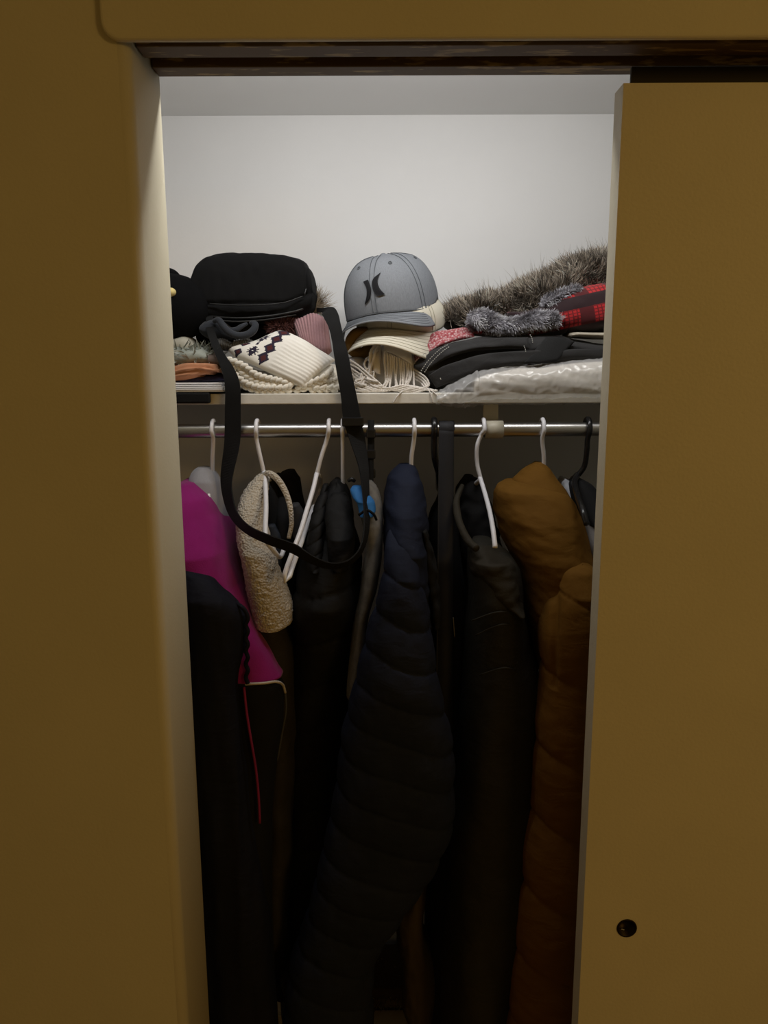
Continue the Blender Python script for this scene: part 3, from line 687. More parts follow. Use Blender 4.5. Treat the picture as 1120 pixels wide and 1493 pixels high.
# taupe sleeve and things at the bottom
COAT = False
t = thing('taupe_jacket', 'taupe jacket sleeve end dangling low below the navy puffer', 'jacket', P(610, 1480, 1.40))
loftV('sleeve', [(1230, 600, 626), (1300, 595, 620), (1325, 583, 616), (1350, 580, 618), (1380, 581, 629), (1409, 587, 635), (1440, 588, 637), (1465, 589, 635), (1485, 594, 628), (1494, 602, 620)], TAUPE, t, 1.29, 1.37, nring=90, disp=folds(.006, 26, 26, 12, 4, .002))
sb = P(545, 1474, 1.49); bx_ = P(660, 1474, 1.49)
box_o = thing('cardboard_box', 'plain beige cardboard box standing low on the closet floor', 'box', (sb.x + .05, 1.38, 0))
box('box_body', sb.x - .08, bx_.x + .04, 1.27, 1.49, 0, sb.z - .012, fab('beige_cardboard', (.55, .42, .24), .85, .2, 300, .06), box_o, b=.002)
box('box_lid', sb.x - .083, bx_.x + .043, 1.267, 1.493, sb.z - .03, sb.z, fab('beige_cardboard_lid', (.75, .62, .40), .85, .2, 300, .06), box_o, b=.002)
fz = P(570, 1440, 1.50)
bn = thing('fabric_bin', 'brown fabric bin with a shaggy tan throw on top', 'bin', (fz.x, 1.57, 0))
box('bin_body', fz.x - .12, fz.x + .10, 1.50, 1.64, 0, fz.z - .004, fab('brown_felt', (.10, .065, .03), .95), bn, b=.004)
g = loftH('throw', [(470, 1424, 1444), (500, 1417, 1446), (545, 1415, 1446), (580, 1417, 1446), (620, 1422, 1446), (650, 1430, 1444)], fab('tan_shag_base', (.20, .14, .07), 1), bn, 1.497, 1.63, nring=40, nseg=28, ret=True)
mk('throw', g[0], g[1], fab('tan_shag_base', (.16, .11, .055), 1), bn)
FURM = furmat('fur_strands')
fur('shag_pile', g, FURM, bn, 2600, .013, (0, -.5, -.2), .9, .0022, (.14, .10, .05), ((.8, .65, .4), (.65, .5, .3)), 4, cond=lambda c, n: n.y < .4 and n.z > -.6)
# ================================================================== things on the shelf
# ------------------------------------------------------------------ crossbody bag
t = thing('crossbody_bag', 'black nylon crossbody bag with long strap hanging below the shelf', 'bag', P(372, 470, 1.45))
def bagline(x): return P(370, 443, 1.405).z + max(0, x - P(415, 440, 1.405).x) * .35
loftH('bag_body', [(284, 425, 440), (288, 408, 458), (298, 386, 466), (312, 377, 468), (330, 373, 470), (350, 371.5, 471), (407, 373, 468), (430, 377, 464), (446, 383, 458), (455, 396, 453), (459, 412, 446), (460, 425, 438)], NYLON, t, 1.405, 1.52, nseg=120, nring=150, e=4.5,
      disp=addf(folds(.002, 18, 18, 18, 3, .0012, 4), lambda a, v, p: -.004 * math.exp(-((p.z - bagline(p.x)) / .0035) ** 2) * (p.y < 1.46) - .0035 * math.exp(-((p.x - P(446, 405, 1.41).x) / .003) ** 2) * (p.z > bagline(p.x)) + .004 * max(0, (bagline(p.x) - p.z) / .03) * (p.y < 1.46)))
tube('seam', [P(303, 442.5, 1.401), P(340, 445, 1.397), P(380, 444.5, 1.396), P(415, 441, 1.398), P(442, 432, 1.402)], .0012, ZIPM, t, n=30)
tube('seam', [P(444, 431, 1.404), P(449, 408, 1.415), P(449, 388, 1.43)], .0010, ZIPM, t, n=14)
tube('zipper', [P(303, 461, 1.412), P(345, 464, 1.404), P(390, 461, 1.404), P(430, 454, 1.407), P(452, 446, 1.42)], .0020, ZIPM, t, n=30)
tube('zipper', [P(308, 466, 1.418), P(345, 469, 1.412), P(390, 466, 1.412), P(432, 459, 1.415)], .0014, plain('grey_zip_tape', (.03, .03, .03), .6), t, n=30)
ribbon('strap', [((300, 462, 1.41), (311, 462, 1.41)), ((301, 480, 1.385), (312, 478, 1.385)), ((306, 497, 1.36), (317, 494, 1.362)), ((315, 519, 1.335), (327, 515, 1.335)), ((324, 542, 1.318), (343, 540, 1.318)), ((328, 562, 1.312), (350, 562, 1.312)), ((328, 600, 1.312), (351, 600, 1.312)),
        ((327, 645, 1.31), (350, 645, 1.31)), ((322, 700, 1.305), (338, 702, 1.29)), ((328, 735, 1.285), (341, 732, 1.265)), ((338, 757, 1.25), (348, 750, 1.232)), ((358, 777, 1.19), (366, 768, 1.17)), ((390, 793, 1.14), (395, 781, 1.125)), ((425, 806, 1.125), (431, 794, 1.115)), ((455, 822, 1.12), (459, 812, 1.11)), ((482, 829, 1.13), (485, 821, 1.115)),
        ((508, 824, 1.145), (507, 817, 1.12)), ((528, 805, 1.17), (524, 800, 1.14)), ((538, 770, 1.21), (531, 768, 1.18)), ((538, 720, 1.26), (529, 720, 1.235)), ((537, 680, 1.30), (523, 680, 1.285)), ((533, 645, 1.318), (511, 645, 1.308)), ((527, 616, 1.318), (501, 616, 1.312))], WEB, t, n=200)
ribbon('strap', [((463, 449, 1.43), (463, 455, 1.43)), ((472, 449, 1.40), (471, 456, 1.40)), ((487, 449, 1.375), (470, 459, 1.375)), ((493, 457, 1.36), (473, 465, 1.362)), ((497, 473, 1.345), (479, 477, 1.345)), ((502, 495, 1.335), (484, 497, 1.335)), ((508, 517, 1.322), (487, 518, 1.322)), ((514, 548, 1.314), (492, 549, 1.314)), ((520, 576, 1.312), (497, 577, 1.312)), ((526, 608, 1.311), (500, 609, 1.311)), ((528, 622, 1.311), (503, 623, 1.311))], WEB, t, n=90)
c = P(514.5, 615, 1.311)
box('strap_slider', c.x - .0185, c.x + .0185, c.y - .005, c.y + .003, c.z - .008, c.z + .008, BPLAST, t, b=.002)
# ------------------------------------------------------------------ black plush
t = thing('plush_toy', 'black rounded plush toy with a small pale yellow beak beside the jamb', 'plush toy', P(250, 494, 1.42))
def ellg(c, rx, ry, rz, n=40, m=26, d=None):
    V = []; Fc = []
    for i in range(m + 1):
        th = math.pi * i / m
        for k in range(n):
            a = 2 * math.pi * k / n
            u = Vector((math.sin(th) * math.cos(a), math.sin(th) * math.sin(a), math.cos(th)))
            q = Vector((c.x + rx*u.x, c.y + ry*u.y, c.z + rz*u.z))
            if d: q += u * d(q)
            V.append(q)
    for i in range(m):
        for k in range(n): k2 = (k+1) % n; Fc.append([i*n + k, (i+1)*n + k, (i+1)*n + k2, i*n + k2])
    return V, Fc
S = 1.42 / 1120
mk('head', *ellg(P(251, 449, 1.42), 54*S, .058, 47*S, d=lambda q: .0012*N3(q.x*30, q.y*30, q.z*30)), PLUSHM, t)
mk('ear', *ellg(P(243, 408, 1.46), 21*S, .02, 17*S), PLUSHM, t)
V, Fc = ellg(P(249, 426, 1.366), 7*S, .012, 6*S, 20, 12); mk('beak', V, Fc, BEAKM, t)['label'] = 'pale yellow beak'
# ------------------------------------------------------------------ left end of the shelf: papers, folder, cloths
t = thing('paper_stack', 'thin stack of white papers at the shelf edge under peach cloth', 'papers', P(295, 572, 1.34))
pw = plain('white_paper', (.93, .93, .95), .8)
for k in range(5):
    z = ZS + .004 + k * .0032; jx = random.uniform(-.003, .003)
    v, f = boxg(P(230, 565, 1.34).x, P(329.5 - k * .8, 565, 1.33).x + jx, 1.315 + k * .002, 1.50, z, z + .0022)
    mk('sheet_bundle', v, f, pw if k != 0 else fab('tan_card', (.45, .38, .28), .85), t, smooth=False)
t2 = box('document_folder', P(230, 565, 1.34).x, P(307, 578, 1.32).x, 1.312, 1.3245, ZS - .0155, ZS + .0025, BLK, b=.003)
tag(t2, 'flat black folder drooping over the shelf edge below the white papers', 'folder')
t3 = box('booklet', P(285, 550, 1.36).x, P(349, 566, 1.36).x, 1.345, 1.50, ZS + .001, ZS + .004, BLK, b=.0008)
tag(t3, 'thin black booklet under the cream knit scarf', 'booklet')
o = patch('navy_pouch', [(255, 556, 1.36), (290, 550, 1.37), (322, 545, 1.375), (345, 544, 1.38)], [(255, 556, 1.345), (290, 556, 1.345), (322, 555, 1.345), (345, 555, 1.345)], 24, 10, .006, fab('navy_cloth', (.022, .022, .05), .6, .3, 500, .3, vscale=120), None, n=(0, -.6, .8), disp=lambda s, q, p: .0015*math.sin(q*12))
tag(o, 'flat navy cloth pouch lying on the white papers', 'pouch')
PEACH = fab('peach_cloth', (.52, .25, .14), .9, .3, 700, .14)
o = loftH('peach_cloth', [(236, 534, 556), (256, 532, 558), (275, 529, 556), (295, 526, 552), (312, 527, 547), (325, 532, 543), (330, 537, 541)], PEACH, None, 1.335, 1.46, nseg=70, nring=90,
      disp=lambda a, v, p: .0035 * math.sin(p.z * 900 + 3.5 * math.sin(p.x * 45)) * (1 if p.y < 1.40 else 0) + .003 * N3(p.x*30, p.y*30, p.z*30))
tag(o, 'crumpled peach cloth folded on top of the navy pouch', 'cloth')
o = loftH('beige_cloth', [(236, 488, 515), (255, 492, 518), (275, 490, 520), (288, 497, 522), (293, 506, 518)], fab('pale_khaki_cloth', (.42, .40, .33), .9), None, 1.38, 1.50, nring=50, disp=folds(.004, 30, 30, 30, 8))
tag(o, 'pale khaki cloth bundle wedged beneath the black plush', 'cloth')
g = loftH('x', [(238, 514, 536), (256, 509, 536), (275, 508, 535), (295, 508, 530), (312, 516, 530), (318, 520, 526)], None, None, 1.35, 1.45, nring=50, disp=folds(.005, 40, 40, 40, 4), ret=True)
t = thing('feather_boa', 'grey green feathery scarf lying on the peach cloth', 'scarf', P(280, 536, 1.40))
mk('core', g[0], g[1], fab('sage_grey_cloth', (.30, .32, .28), .95), t)
fur('feathers', g, FURM, t, 420, .019, (.1, -.5, -.25), 1.1, .0022, (.30, .32, .28), ((.6, .61, .56), (.45, .47, .42)), 9, cond=lambda c, n: n.y < .3)
o = loftH('brown_cloth', [(308, 516, 534), (318, 514, 538), (327, 519, 540), (333, 527, 538)], fab('mauve_brown_cloth', (.16, .12, .10), .9), None, 1.345, 1.40, nring=30, disp=folds(.002, 60, 60, 60, 8))
tag(o, 'small mauve brown cloth tucked behind the bag strap', 'cloth')
# ------------------------------------------------------------------ slate hat, grey glove, pink beanie
SLATE = fab('slate_fleece', (.032, .036, .044), .95, .6, 700, .15, sheen=.15)
t = thing('fleece_hat', 'dark slate fleece hat crumpled under the crossbody bag', 'hat', P(335, 498, 1.41))
loftH('crown', [(297, 474, 488), (303, 469, 493), (315, 467, 497), (330, 472, 498), (345, 484, 498), (360, 488, 496)], SLATE, t, 1.385, 1.46, nring=50, disp=folds(.003, 40, 40, 40, 2))
tube('rolled_brim', [P(312, 468, 1.385), P(319, 467, 1.378), P(326, 476, 1.372), P(334, 484, 1.370), P(346, 489, 1.370), P(360, 488, 1.372), P(370, 481, 1.375), P(372, 473, 1.38), P(366, 471, 1.39)], [.004, .0058, .0062, .0062, .006, .0062, .0065, .006, .004], SLATE, t, n=70, nseg=14)
tube('inner_fold', [P(332, 481, 1.39), P(344, 481, 1.385), P(352, 476, 1.388), P(360, 472, 1.395)], [.004, .005, .0045, .003], SLATE, t, n=30, nseg=12)
o = loftH('shadow_filler', [(296, 474, 508), (320, 468, 512), (350, 464, 512), (390, 462, 508), (420, 462, 505), (448, 462, 500)], BLK, None, 1.45, 1.56, nring=40, disp=folds(.005, 30, 30, 30, 6))  # black filler shape standing in for the shadow under the bag
tag(o, 'black filler for the shadow behind the slate fleece hat under the bag', 'cloth')
GREYK = fab('grey_knit', (.10, .098, .092), .95, .6, 800, .18)
o = loftH('knit_glove', [(314, 501, 508), (318, 496, 509), (328, 494, 509), (336, 497, 510), (341, 500, 510), (345, 496, 510), (358, 494, 509), (370, 497, 508), (376, 501, 506)], GREYK, None, 1.375, 1.44, nring=120, disp=lambda a, v, p: .0008 * math.sin(p.x * 1500) + .003 * N3(p.x*30, p.y*30, 3))
tag(o, 'grey knitted glove below the slate fleece hat', 'glove')
PINK = fab('dusty_pink_knit', (.36, .21, .22), .95, .5, 600, .12, sheen=.15)
t = thing('pink_beanie', 'dusty pink ribbed beanie under the bag beside its strap', 'beanie', P(450, 520, 1.42))
patch('ribbed_cuff', [(425, 470, 1.44), (440, 466, 1.43), (456, 459, 1.425), (470, 464, 1.42), (479, 474, 1.415)], [(437, 497, 1.40), (450, 507, 1.395), (462, 514, 1.39), (473, 518, 1.388), (484, 512, 1.39)], 130, 24, .03, PINK, t,
      disp=lambda s, q, p: .0022 * abs(math.sin(s * math.pi * 13)) + .0006 * math.sin(q * 90) )
g = ellg(P(414, 477, 1.43), .025, .02, .012, 24, 14)
mk('pompom_core', *g, fab('maroon_core', (.05, .018, .014), 1), t)
fur('pompom', g, FURM, t, 1500, .012, (0, -.3, .1), .9, .0011, (.03, .012, .01), ((.15, .06, .05), (.09, .035, .03)), 3)
g = ellg(P(458, 446, 1.50), .017, .016, .016, 20, 12)
o = mk('fur_pompom', *g, fab('tan_core', (.22, .17, .11), 1)); tag(o, 'tan fluffy pompom peeking out behind the bag corner', 'pompom')
fur('pompom_hair', g, FURM, o, 500, .026, (.35, 0, .12), .8, .0007, (.16, .12, .08), ((.42, .36, .28), (.3, .25, .18)), 5)
# ------------------------------------------------------------------ cream chunky scarf
CREAM = fab('cream_chunky_wool', (.79, .75, .66), .95, .5, 500, .08, sheen=.15)
t = thing('chunky_scarf', 'cream chunky braided knit scarf folded along the shelf edge', 'scarf', P(410, 572, 1.36))
loftH('scarf_body', [(330, 528, 548), (350, 534, 562), (380, 540, 569), (410, 545, 571), (440, 548, 571), (470, 530, 570), (490, 532, 570), (502, 540, 569)], CREAM, t, 1.352, 1.47, nring=60, disp=folds(.003, 60, 60, 60, 4))
def braid(pts, r, pitch=.0095, name='braid'):
    path = spline([P(*p) for p in pts], 200); L = sum((b2 - a).length for a, b2 in zip(path, path[1:])); n = max(3, int(L / pitch))
    parts = []
    for k in range(n):
        for sgn in (-1, 1):
            u = (k + (.5 if sgn > 0 else 0)) / n; i = min(int(u * 199), 198)
            c = path[i]; T = (path[i+1] - path[i]).normalized(); up = Vector((0, -.45, .9)); up = (up - T * up.dot(T)).normalized(); nn = T.cross(up)
            if nn.y > 0: nn = -nn
            a = c + up * sgn * r * .05 - T * pitch * .95 ; b2 = c + up * sgn * r * .85 + T * pitch * .5
            m = (a + b2) / 2 + nn * r * .55
            q = spline([a, m, b2], 6)
            parts.append(tubeg(q, [r * .30, r * .46, r * .54, r * .56, r * .54, r * .46, r * .28], 8))
    V, Fc = join(parts)
    return mk(name, V, Fc, CREAM, t)
braid([(331, 525, 1.345), (345, 530, 1.343), (360, 537, 1.342), (375, 548, 1.34), (395, 554, 1.34), (413, 558, 1.34), (428, 564, 1.343)], .0088)
braid([(336, 539, 1.345), (347, 550, 1.34), (358, 559, 1.338), (378, 566, 1.336), (400, 567, 1.336), (418, 566, 1.338), (428, 560, 1.342)], .0085)
braid([(352, 543, 1.345), (365, 553, 1.343), (385, 561, 1.341), (405, 562, 1.341)], .008)
braid([(434, 566, 1.342), (446, 563, 1.342), (458, 557, 1.342), (475, 549, 1.343), (487, 536, 1.347)], .0075, .0095)
braid([(462, 559, 1.348), (478, 556, 1.348), (496, 553, 1.348)], .0075, .0095)
braid([(458, 567, 1.344), (478, 566, 1.344), (498, 565, 1.344)], .0072, .0095)
# ------------------------------------------------------------------ fair isle hat
IW = fab('ivory_knit', (.84, .81, .74), .95, .4, 600, .05, sheen=.12)
IN = fab('dark_navy_yarn', (.028, .022, .04), .95, .5, 600, .1)
IM = fab('maroon_yarn', (.085, .022, .022), .95, .5, 600, .1)
NU, NV = 104, 46
pat = np.zeros((NU, NV), int)
def diamond(ci, cj, r):
    for i in range(NU):
        for j in range(NV):
            dd = abs(i - ci) + abs(j - cj)
            if dd <= r + (1 if (i + j) % 3 == 0 else 0): pat[i, j] = 2 if dd <= r - 3 else 1
FL = ["......#......", "....#.#.#....", ".....###.....", ".#..#.#.#..#.", "..#.##.##.#..", "...#.#.#.#...", "##.##...##.##",
      "...#.#.#.#...", "..#.##.##.#..", ".#..#.#.#..#.", ".....###.....", "....#.#.#....", "......#......"]
def flake(ci, cj):
    for y, row in enumerate(FL):
        for x, ch in enumerate(row):
            i, j = ci + x - 6, cj + y - 6
            if ch == '#' and 0 <= i < NU - 1 and 0 <= j < NV: pat[i, j] = pat[i + 1, j] = 1
for cj in (5, 16, 27, 38): diamond(50, cj, 6)
for cj in (15, 35): flake(34, cj)
for cj in (21,): pat[33:36, 23:27] = 1
for cj in (22, 40): diamond(17, cj, 6)
t = thing('knit_hat', 'ivory knit hat with dark snowflake and diamond pattern and ribbed cuff', 'hat', P(412, 565, 1.38))
def kd(s, q, p):
    rib = .0018 * abs(math.sin(q * math.pi * 12)) * min(1, max(0, (s - .56) / .06)) * (1 - .0 * s)
    return rib + .0004 * math.sin(s * NU * math.pi) * math.sin(q * NV * math.pi) + .003 * N3(p.x*24, p.y*24, p.z*24)
patch('knit_body', [(350, 508, 1.405), (366, 504, 1.40), (382, 498, 1.40), (397, 489, 1.40), (412, 484, 1.398), (427, 488, 1.392), (446, 499, 1.385), (466, 512, 1.378), (489, 525, 1.372)],
      [(333, 511, 1.385), (344, 521, 1.37), (356, 526, 1.358), (368, 531, 1.352), (380, 537, 1.346), (392, 543, 1.342), (408, 551, 1.338), (424, 558, 1.335), (441, 565, 1.333)], NU, NV, .022, [IW, IN, IM], t, n=(0, -.8, .6), disp=kd, bulge=.004, matfn=lambda i, j: int(pat[i, j]))
# ------------------------------------------------------------------ caps
GCAP = fab('heather_grey_twill', (.225, .24, .262), .9, .45, 1400, .10, vscale=700, spec=.2, stretch=(1, 1, .25))
GSEAM = fab('dark_grey_stitch', (.11, .12, .13), .9)
CCAP = fab('cream_cotton_twill', (.72, .68, .56), .9, .35, 1300, .04, spec=.2)
CSEAM = fab('cream_stitch', (.48, .44, .34), .9)
def cap(name, label, M, mat, seam, logo=False, h=.112, rx=.088, ry=.097, brimL=.068, arch=.03, dip=.012, ex=.70):
    base = M @ Vector((0, 0, 0))
    t = thing(name, label, 'cap', base)
    def rimz(a): return -.017 * math.sin(a) ** 2 * max(0, math.cos(a)) ** .5
    def crown(a, th, off=0):          # a: angle, 0 = front (-y), th 0 rim .. pi/2 top
        c = math.cos(th) ** ex; fr = .5 + .5 * math.cos(a)
        hh = h * (1 + .04 * fr)
        sd = min(abs(((a / (math.pi/3)) + .0) % 1), 1 - abs((a / (math.pi/3)) % 1))
        ind = -.0010 * math.exp(-(sd * math.cos(th) / .03) ** 2)
        r_ = 1 + .02 * math.sin(2*th)
        x = (rx * r_ * c + off + ind) * math.sin(a); y = -(ry * r_ * c + off + ind) * math.cos(a)
        z = hh * math.sin(th) ** .92 + (off if th > 1 else 0)
        z += rimz(a) * (1 - math.sin(th)) ** 1.5
        return Vector((x, y, z + .0016 * N3(x*28, y*28, z*28) ))
    n, m = 96, 34; V = []; Fc = []
    for off in (0, -.0022):
        for i in range(m + 1):
            th = math.pi / 2 * i / m * .999
            for k in range(n):
                a = -math.pi + 2 * math.pi * k / n
                V.append(M @ crown(a, th, off))
    K = (m + 1) * n
    for i in range(m):
        for k in range(n):
            k2 = (k+1) % n; q = [i*n + k, i*n + k2, (i+1)*n + k2, (i+1)*n + k]; Fc += [q, [x + K for x in q[::-1]]]
    for k in range(n): k2 = (k+1) % n; Fc.append([k2, k, K + k, K + k2])
    cr = mk('crown', V, Fc, mat, t)
    for j in range(6):                # panel seams, double stitch on each side
        for da in (-.045, .045):
            pts = [M @ crown(j * math.pi/3 + da / max(.25, math.cos(th)), th, .0006) for th in [math.pi/2 * q / 12 * .93 for q in range(13)]]
            v, f = tubeg(spline(pts, 26), .00055, 5); mk('seam', v, f, seam, cr)
    for j in range(6):                # eyelets
        a = (j + .5) * math.pi / 3; c = crown(a, .98, .001); c1 = crown(a, 1.0, .002); u = (crown(a + .04, .98, .001) - c).normalized(); w_ = (c1 - c); w_ = (crown(a, 1.04, .001) - c).normalized()
        pts = [M @ (c + (u * math.cos(q) + w_ * math.sin(q)) * .0028) for q in [2*math.pi*x/14 for x in range(14)]]
        v, f = tubeg(pts, .0011, 6, closed=True); mk('eyelet', v, f, seam, cr)
    v, f = ellg(Vector((0, 0, h * 1.02)), .006, .006, .0035, 16, 8); mk('top_button', [M @ x for x in v], f, mat, t)
    # brim
    A = R(62); nb, mb = 60, 16; V = []; Fc = []
    def brim(s, r_):
        a = s * A; B = Vector((rx * 1.0 * math.sin(a), -ry * math.cos(a), 0)); c = math.cos(s * math.pi / 2)
        O = Vector((rx * 1.04 * math.sin(s * math.pi/2 * .92), -ry * math.cos(a) - brimL * (max(c, 0) ** .62), 0))
        p = B.lerp(O, r_); x = p.x / rx
        p.z = .001 + rimz(a) - arch * x * x * r_ ** .8 - dip * r_
        return p
    for off in (0, -.003):
        for i in range(nb + 1):
            for j in range(mb + 1): V.append(M @ (brim(-1 + 2*i/nb, j/mb) + Vector((0, 0, off))))
    I = lambda i, j: i * (mb + 1) + j
    K = (nb + 1) * (mb + 1)
    for i in range(nb):
        for j in range(mb):
            q = [I(i, j), I(i, j+1), I(i+1, j+1), I(i+1, j)]; Fc += [q, [x + K for x in q[::-1]]]
        Fc.append([I(i, mb), I(i, mb) + K, I(i+1, mb) + K, I(i+1, mb)])
        Fc.append([I(i+1, 0), I(i+1, 0) + K, I(i, 0) + K, I(i, 0)])
    b_ = mk('brim', V, Fc, mat, t)
    for rr in (.18, .32, .46, .60, .74, .88):
        pts = [M @ (brim(s, rr) + Vector((0, 0, .0003))) for s in np.linspace(-.93, .93, 40)]
        v, f = tubeg(pts, .0004, 4); mk('stitch_line', v, f, seam, b_)
    pts = [M @ (crown(s * A * 1.02, .02, .001)) for s in np.linspace(-1, 1, 40)]
    v, f = tubeg(pts, .0008, 6); mk('seam', v, f, seam, cr)
    if logo:
        LK = fab('black_embroidery', (.006, .006, .008), .7, .5, 1500)
        def shape(outer, inner):
            V = []; Fc = []; n = len(outer)
            for off in (.0012, .0026):
                for k in range(n):
                    for q in range(5):
                        u = outer[k][0] + (inner[k][0] - outer[k][0]) * q / 4; v_ = outer[k][1] + (inner[k][1] - outer[k][1]) * q / 4
                        V.append(M @ crown(u, v_, off))
            K = 5 * n
            for k in range(n - 1):
                for q in range(4):
                    a = [k*5 + q, k*5 + q + 1, (k+1)*5 + q + 1, (k+1)*5 + q]; Fc += [[x + K for x in a], a[::-1]]
                for q in (0, 4): a = [k*5 + q, (k+1)*5 + q]; Fc.append([a[0], a[1], a[1] + K, a[0] + K])
            return V, Fc
        # two facing curved strokes, traced in surface millimetres about the front seam
        def stroke(A, B):
            cv = lambda L_: [(p.x, p.y) for p in spline([((x - 328) * .0031, .46 + (330 - y) * .0030, 0) for x, y in L_], 24)]
            return shape(cv(A), cv(B))
        v, f = stroke([(265, 418), (287, 370), (289, 325), (262, 272)], [(265, 418), (304, 392), (322, 335), (300, 265)])
        lo = mk('logo_stroke', v, f, LK, t)
        v, f = stroke([(410, 380), (358, 380), (331, 318), (342, 268), (400, 229)], [(412, 379), (386, 345), (375, 312), (377, 275), (401, 231)])
        ro = mk('logo_stroke', v, f, LK, t)
        lo['label'] = ro['label'] = 'black embroidered curved stroke emblem'
    return t
def capM(px, py, Y, yaw, pitch, roll, sc=1):
    return Matrix.Translation(P(px, py, Y)) @ Matrix.Rotation(R(roll), 4, 'Y') @ Matrix.Rotation(R(yaw), 4, 'Z') @ Matrix.Rotation(R(pitch), 4, 'X') @ Matrix.Scale(sc, 4)
cap('baseball_cap', 'cream cotton baseball cap worn underneath the grey cap', capM(585, 468, 1.475, -14, 13, 4, .95), CCAP, CSEAM, arch=.032, dip=.014, h=.066, brimL=.074, ex=1.0, rx=.087, ry=.096)
cap('baseball_cap', 'heather grey baseball cap with black emblem stacked on the cream cap', capM(572, 448, 1.475, -20, 10, -7, .95), GCAP, GSEAM, logo=True, arch=.024, dip=.004, rx=.091, ry=.100, h=.097, brimL=.048)
# ------------------------------------------------------------------ mustard knit, lilac cloth, fringed scarf
MUST = fab('mustard_knit', (.17, .095, .025), .95, .6, 600, .15)
o = tube('mustard_knit', [P(546, 489, 1.43), P(532, 485, 1.415), P(519, 488, 1.41), P(512, 499, 1.405), P(516, 511, 1.40), P(528, 515, 1.40), P(537, 508, 1.405), P(536, 500, 1.42)], [.009, .0105, .011, .011, .011, .0105, .009, .006], MUST, None, n=90, nseg=18)
tag(o, 'rolled mustard brown knit beanie tucked beneath the cream cap brim', 'beanie')
o = loftH('lilac_cloth', [(509, 521, 540), (518, 519, 542), (530, 522, 543), (540, 529, 541), (546, 533, 539)], fab('pale_lilac_cloth', (.36, .36, .41), .9), None, 1.375, 1.43, nring=30, disp=folds(.003, 40, 40, 40, 2))
tag(o, 'pale lilac grey cloth below the mustard beanie', 'cloth')
SCARF = fab('ivory_woven_scarf', (.76, .72, .67), .95, .5, 900, .06)
t = thing('fringed_scarf', 'ivory woven scarf with long knotted fringe spilling over the shelf edge', 'scarf', P(565, 572, 1.36))
loftH('inner_folds', [(508, 540, 570), (530, 535, 571), (560, 505, 571), (590, 505, 571), (606, 520, 571), (616, 550, 571)], SCARF, t, 1.375, 1.48, nring=40, disp=folds(.004, 40, 40, 40, 7))
patch('woven_end', [(556, 484, 1.405), (570, 482, 1.40), (585, 486, 1.395), (598, 494, 1.392)], [(561, 512, 1.372), (573, 516, 1.368), (587, 524, 1.365), (602, 533, 1.365)], 30, 30, .007, SCARF, t, n=(0, -1, .2), disp=lambda s, q, p: .0012 * math.sin(s * 9))
patch('folded_edge', [(546, 486, 1.41), (550, 486, 1.405), (556, 487, 1.40)], [(543, 540, 1.365), (549, 545, 1.362), (555, 546, 1.362)], 10, 40, .008, SCARF, t, n=(0, -1, .1), disp=lambda s, q, p: .0013 * abs(math.sin(q * 60)))
TASS = fab('ivory_twisted_fringe', (.80, .75, .69), .95, .8, 1500, .1)
rt = random.Random(21)
def tassel(pts, r=.0016):
    path = spline([P(*p) for p in pts], 40); q = []
    rad = [r * (1 + .22 * math.sin(i * 2.2)) for i in range(41)]
    v, f = tubeg(path, rad, 6); return mk('tassel', v, f, TASS, t)
for k in range(13):                       # from the woven end, falling straight then pooling
    u = k / 12; x = 561 + 41 * u; y = 512 + 21 * u
    tassel([(x, y, 1.364), (x + rt.uniform(-1, 2), y + 14, 1.358), (x + rt.uniform(-2, 3), 555 + rt.uniform(-3, 3), 1.352), (x + rt.uniform(-8, 2), 565 + rt.uniform(-2, 3), 1.345), (x - 12 + rt.uniform(-12, 10), 569 + rt.uniform(-3, 2), 1.341)], .0019)
for k in range(15):                       # sweeping left pile
    x = 546 + rt.uniform(-3, 6); y0 = 500 + k * 3
    ex = 512 + rt.uniform(0, 38); ey = 566 + rt.uniform(-14, 4)
    tassel([(x, y0, 1.374), (x - 8 + rt.uniform(-4, 4), y0 + 16, 1.364), ((x + ex)/2 + rt.uniform(-8, 8), 550 + rt.uniform(-8, 8), 1.355), (ex, ey, 1.345), (ex + rt.uniform(8, 30), min(570, ey + rt.uniform(2, 8)), 1.341)], .0018)
for k in range(10):                       # from under the strap towards the right
    y = 526 + k * 4 + rt.uniform(-2, 2)
    tassel([(510 + rt.uniform(0, 4), y, 1.37), (522, y + rt.uniform(4, 12), 1.358), (535 + rt.uniform(0, 8), min(567, y + 20), 1.348), (552 + rt.uniform(0, 18), 567 + rt.uniform(-4, 3), 1.342)], .0018)
for k in range(6):                        # horizontal pool along the edge
    y = 564 + k * 1.3; x = 548 + k * 7
    tassel([(x, y, 1.345), (x + 18, y + 2, 1.341), (x + 38, y - 2, 1.342), (x + 55, y - 1, 1.345)], .0018)
for k in range(4):                        # loops to the right
    tassel([(601, 536 + k * 5, 1.366), (611 + k, 543 + k*5, 1.36), (622 - k * 2, 552 + k * 3, 1.352), (625 - k*2, 562 + k*1.5, 1.345), (612 - k * 4, 567 + k, 1.342)], .0018)
tassel([(600, 566, 1.338), (588, 570, 1.328), (580, 577, 1.322), (574, 587, 1.3222)], .0013)
tassel([(622, 566, 1.338), (626, 570, 1.327), (629, 578, 1.3222), (631, 587, 1.3222)], .0013)
tassel([(622, 566, 1.338), (630, 570, 1.327), (637, 576, 1.3222), (643, 582, 1.3222)], .0013)
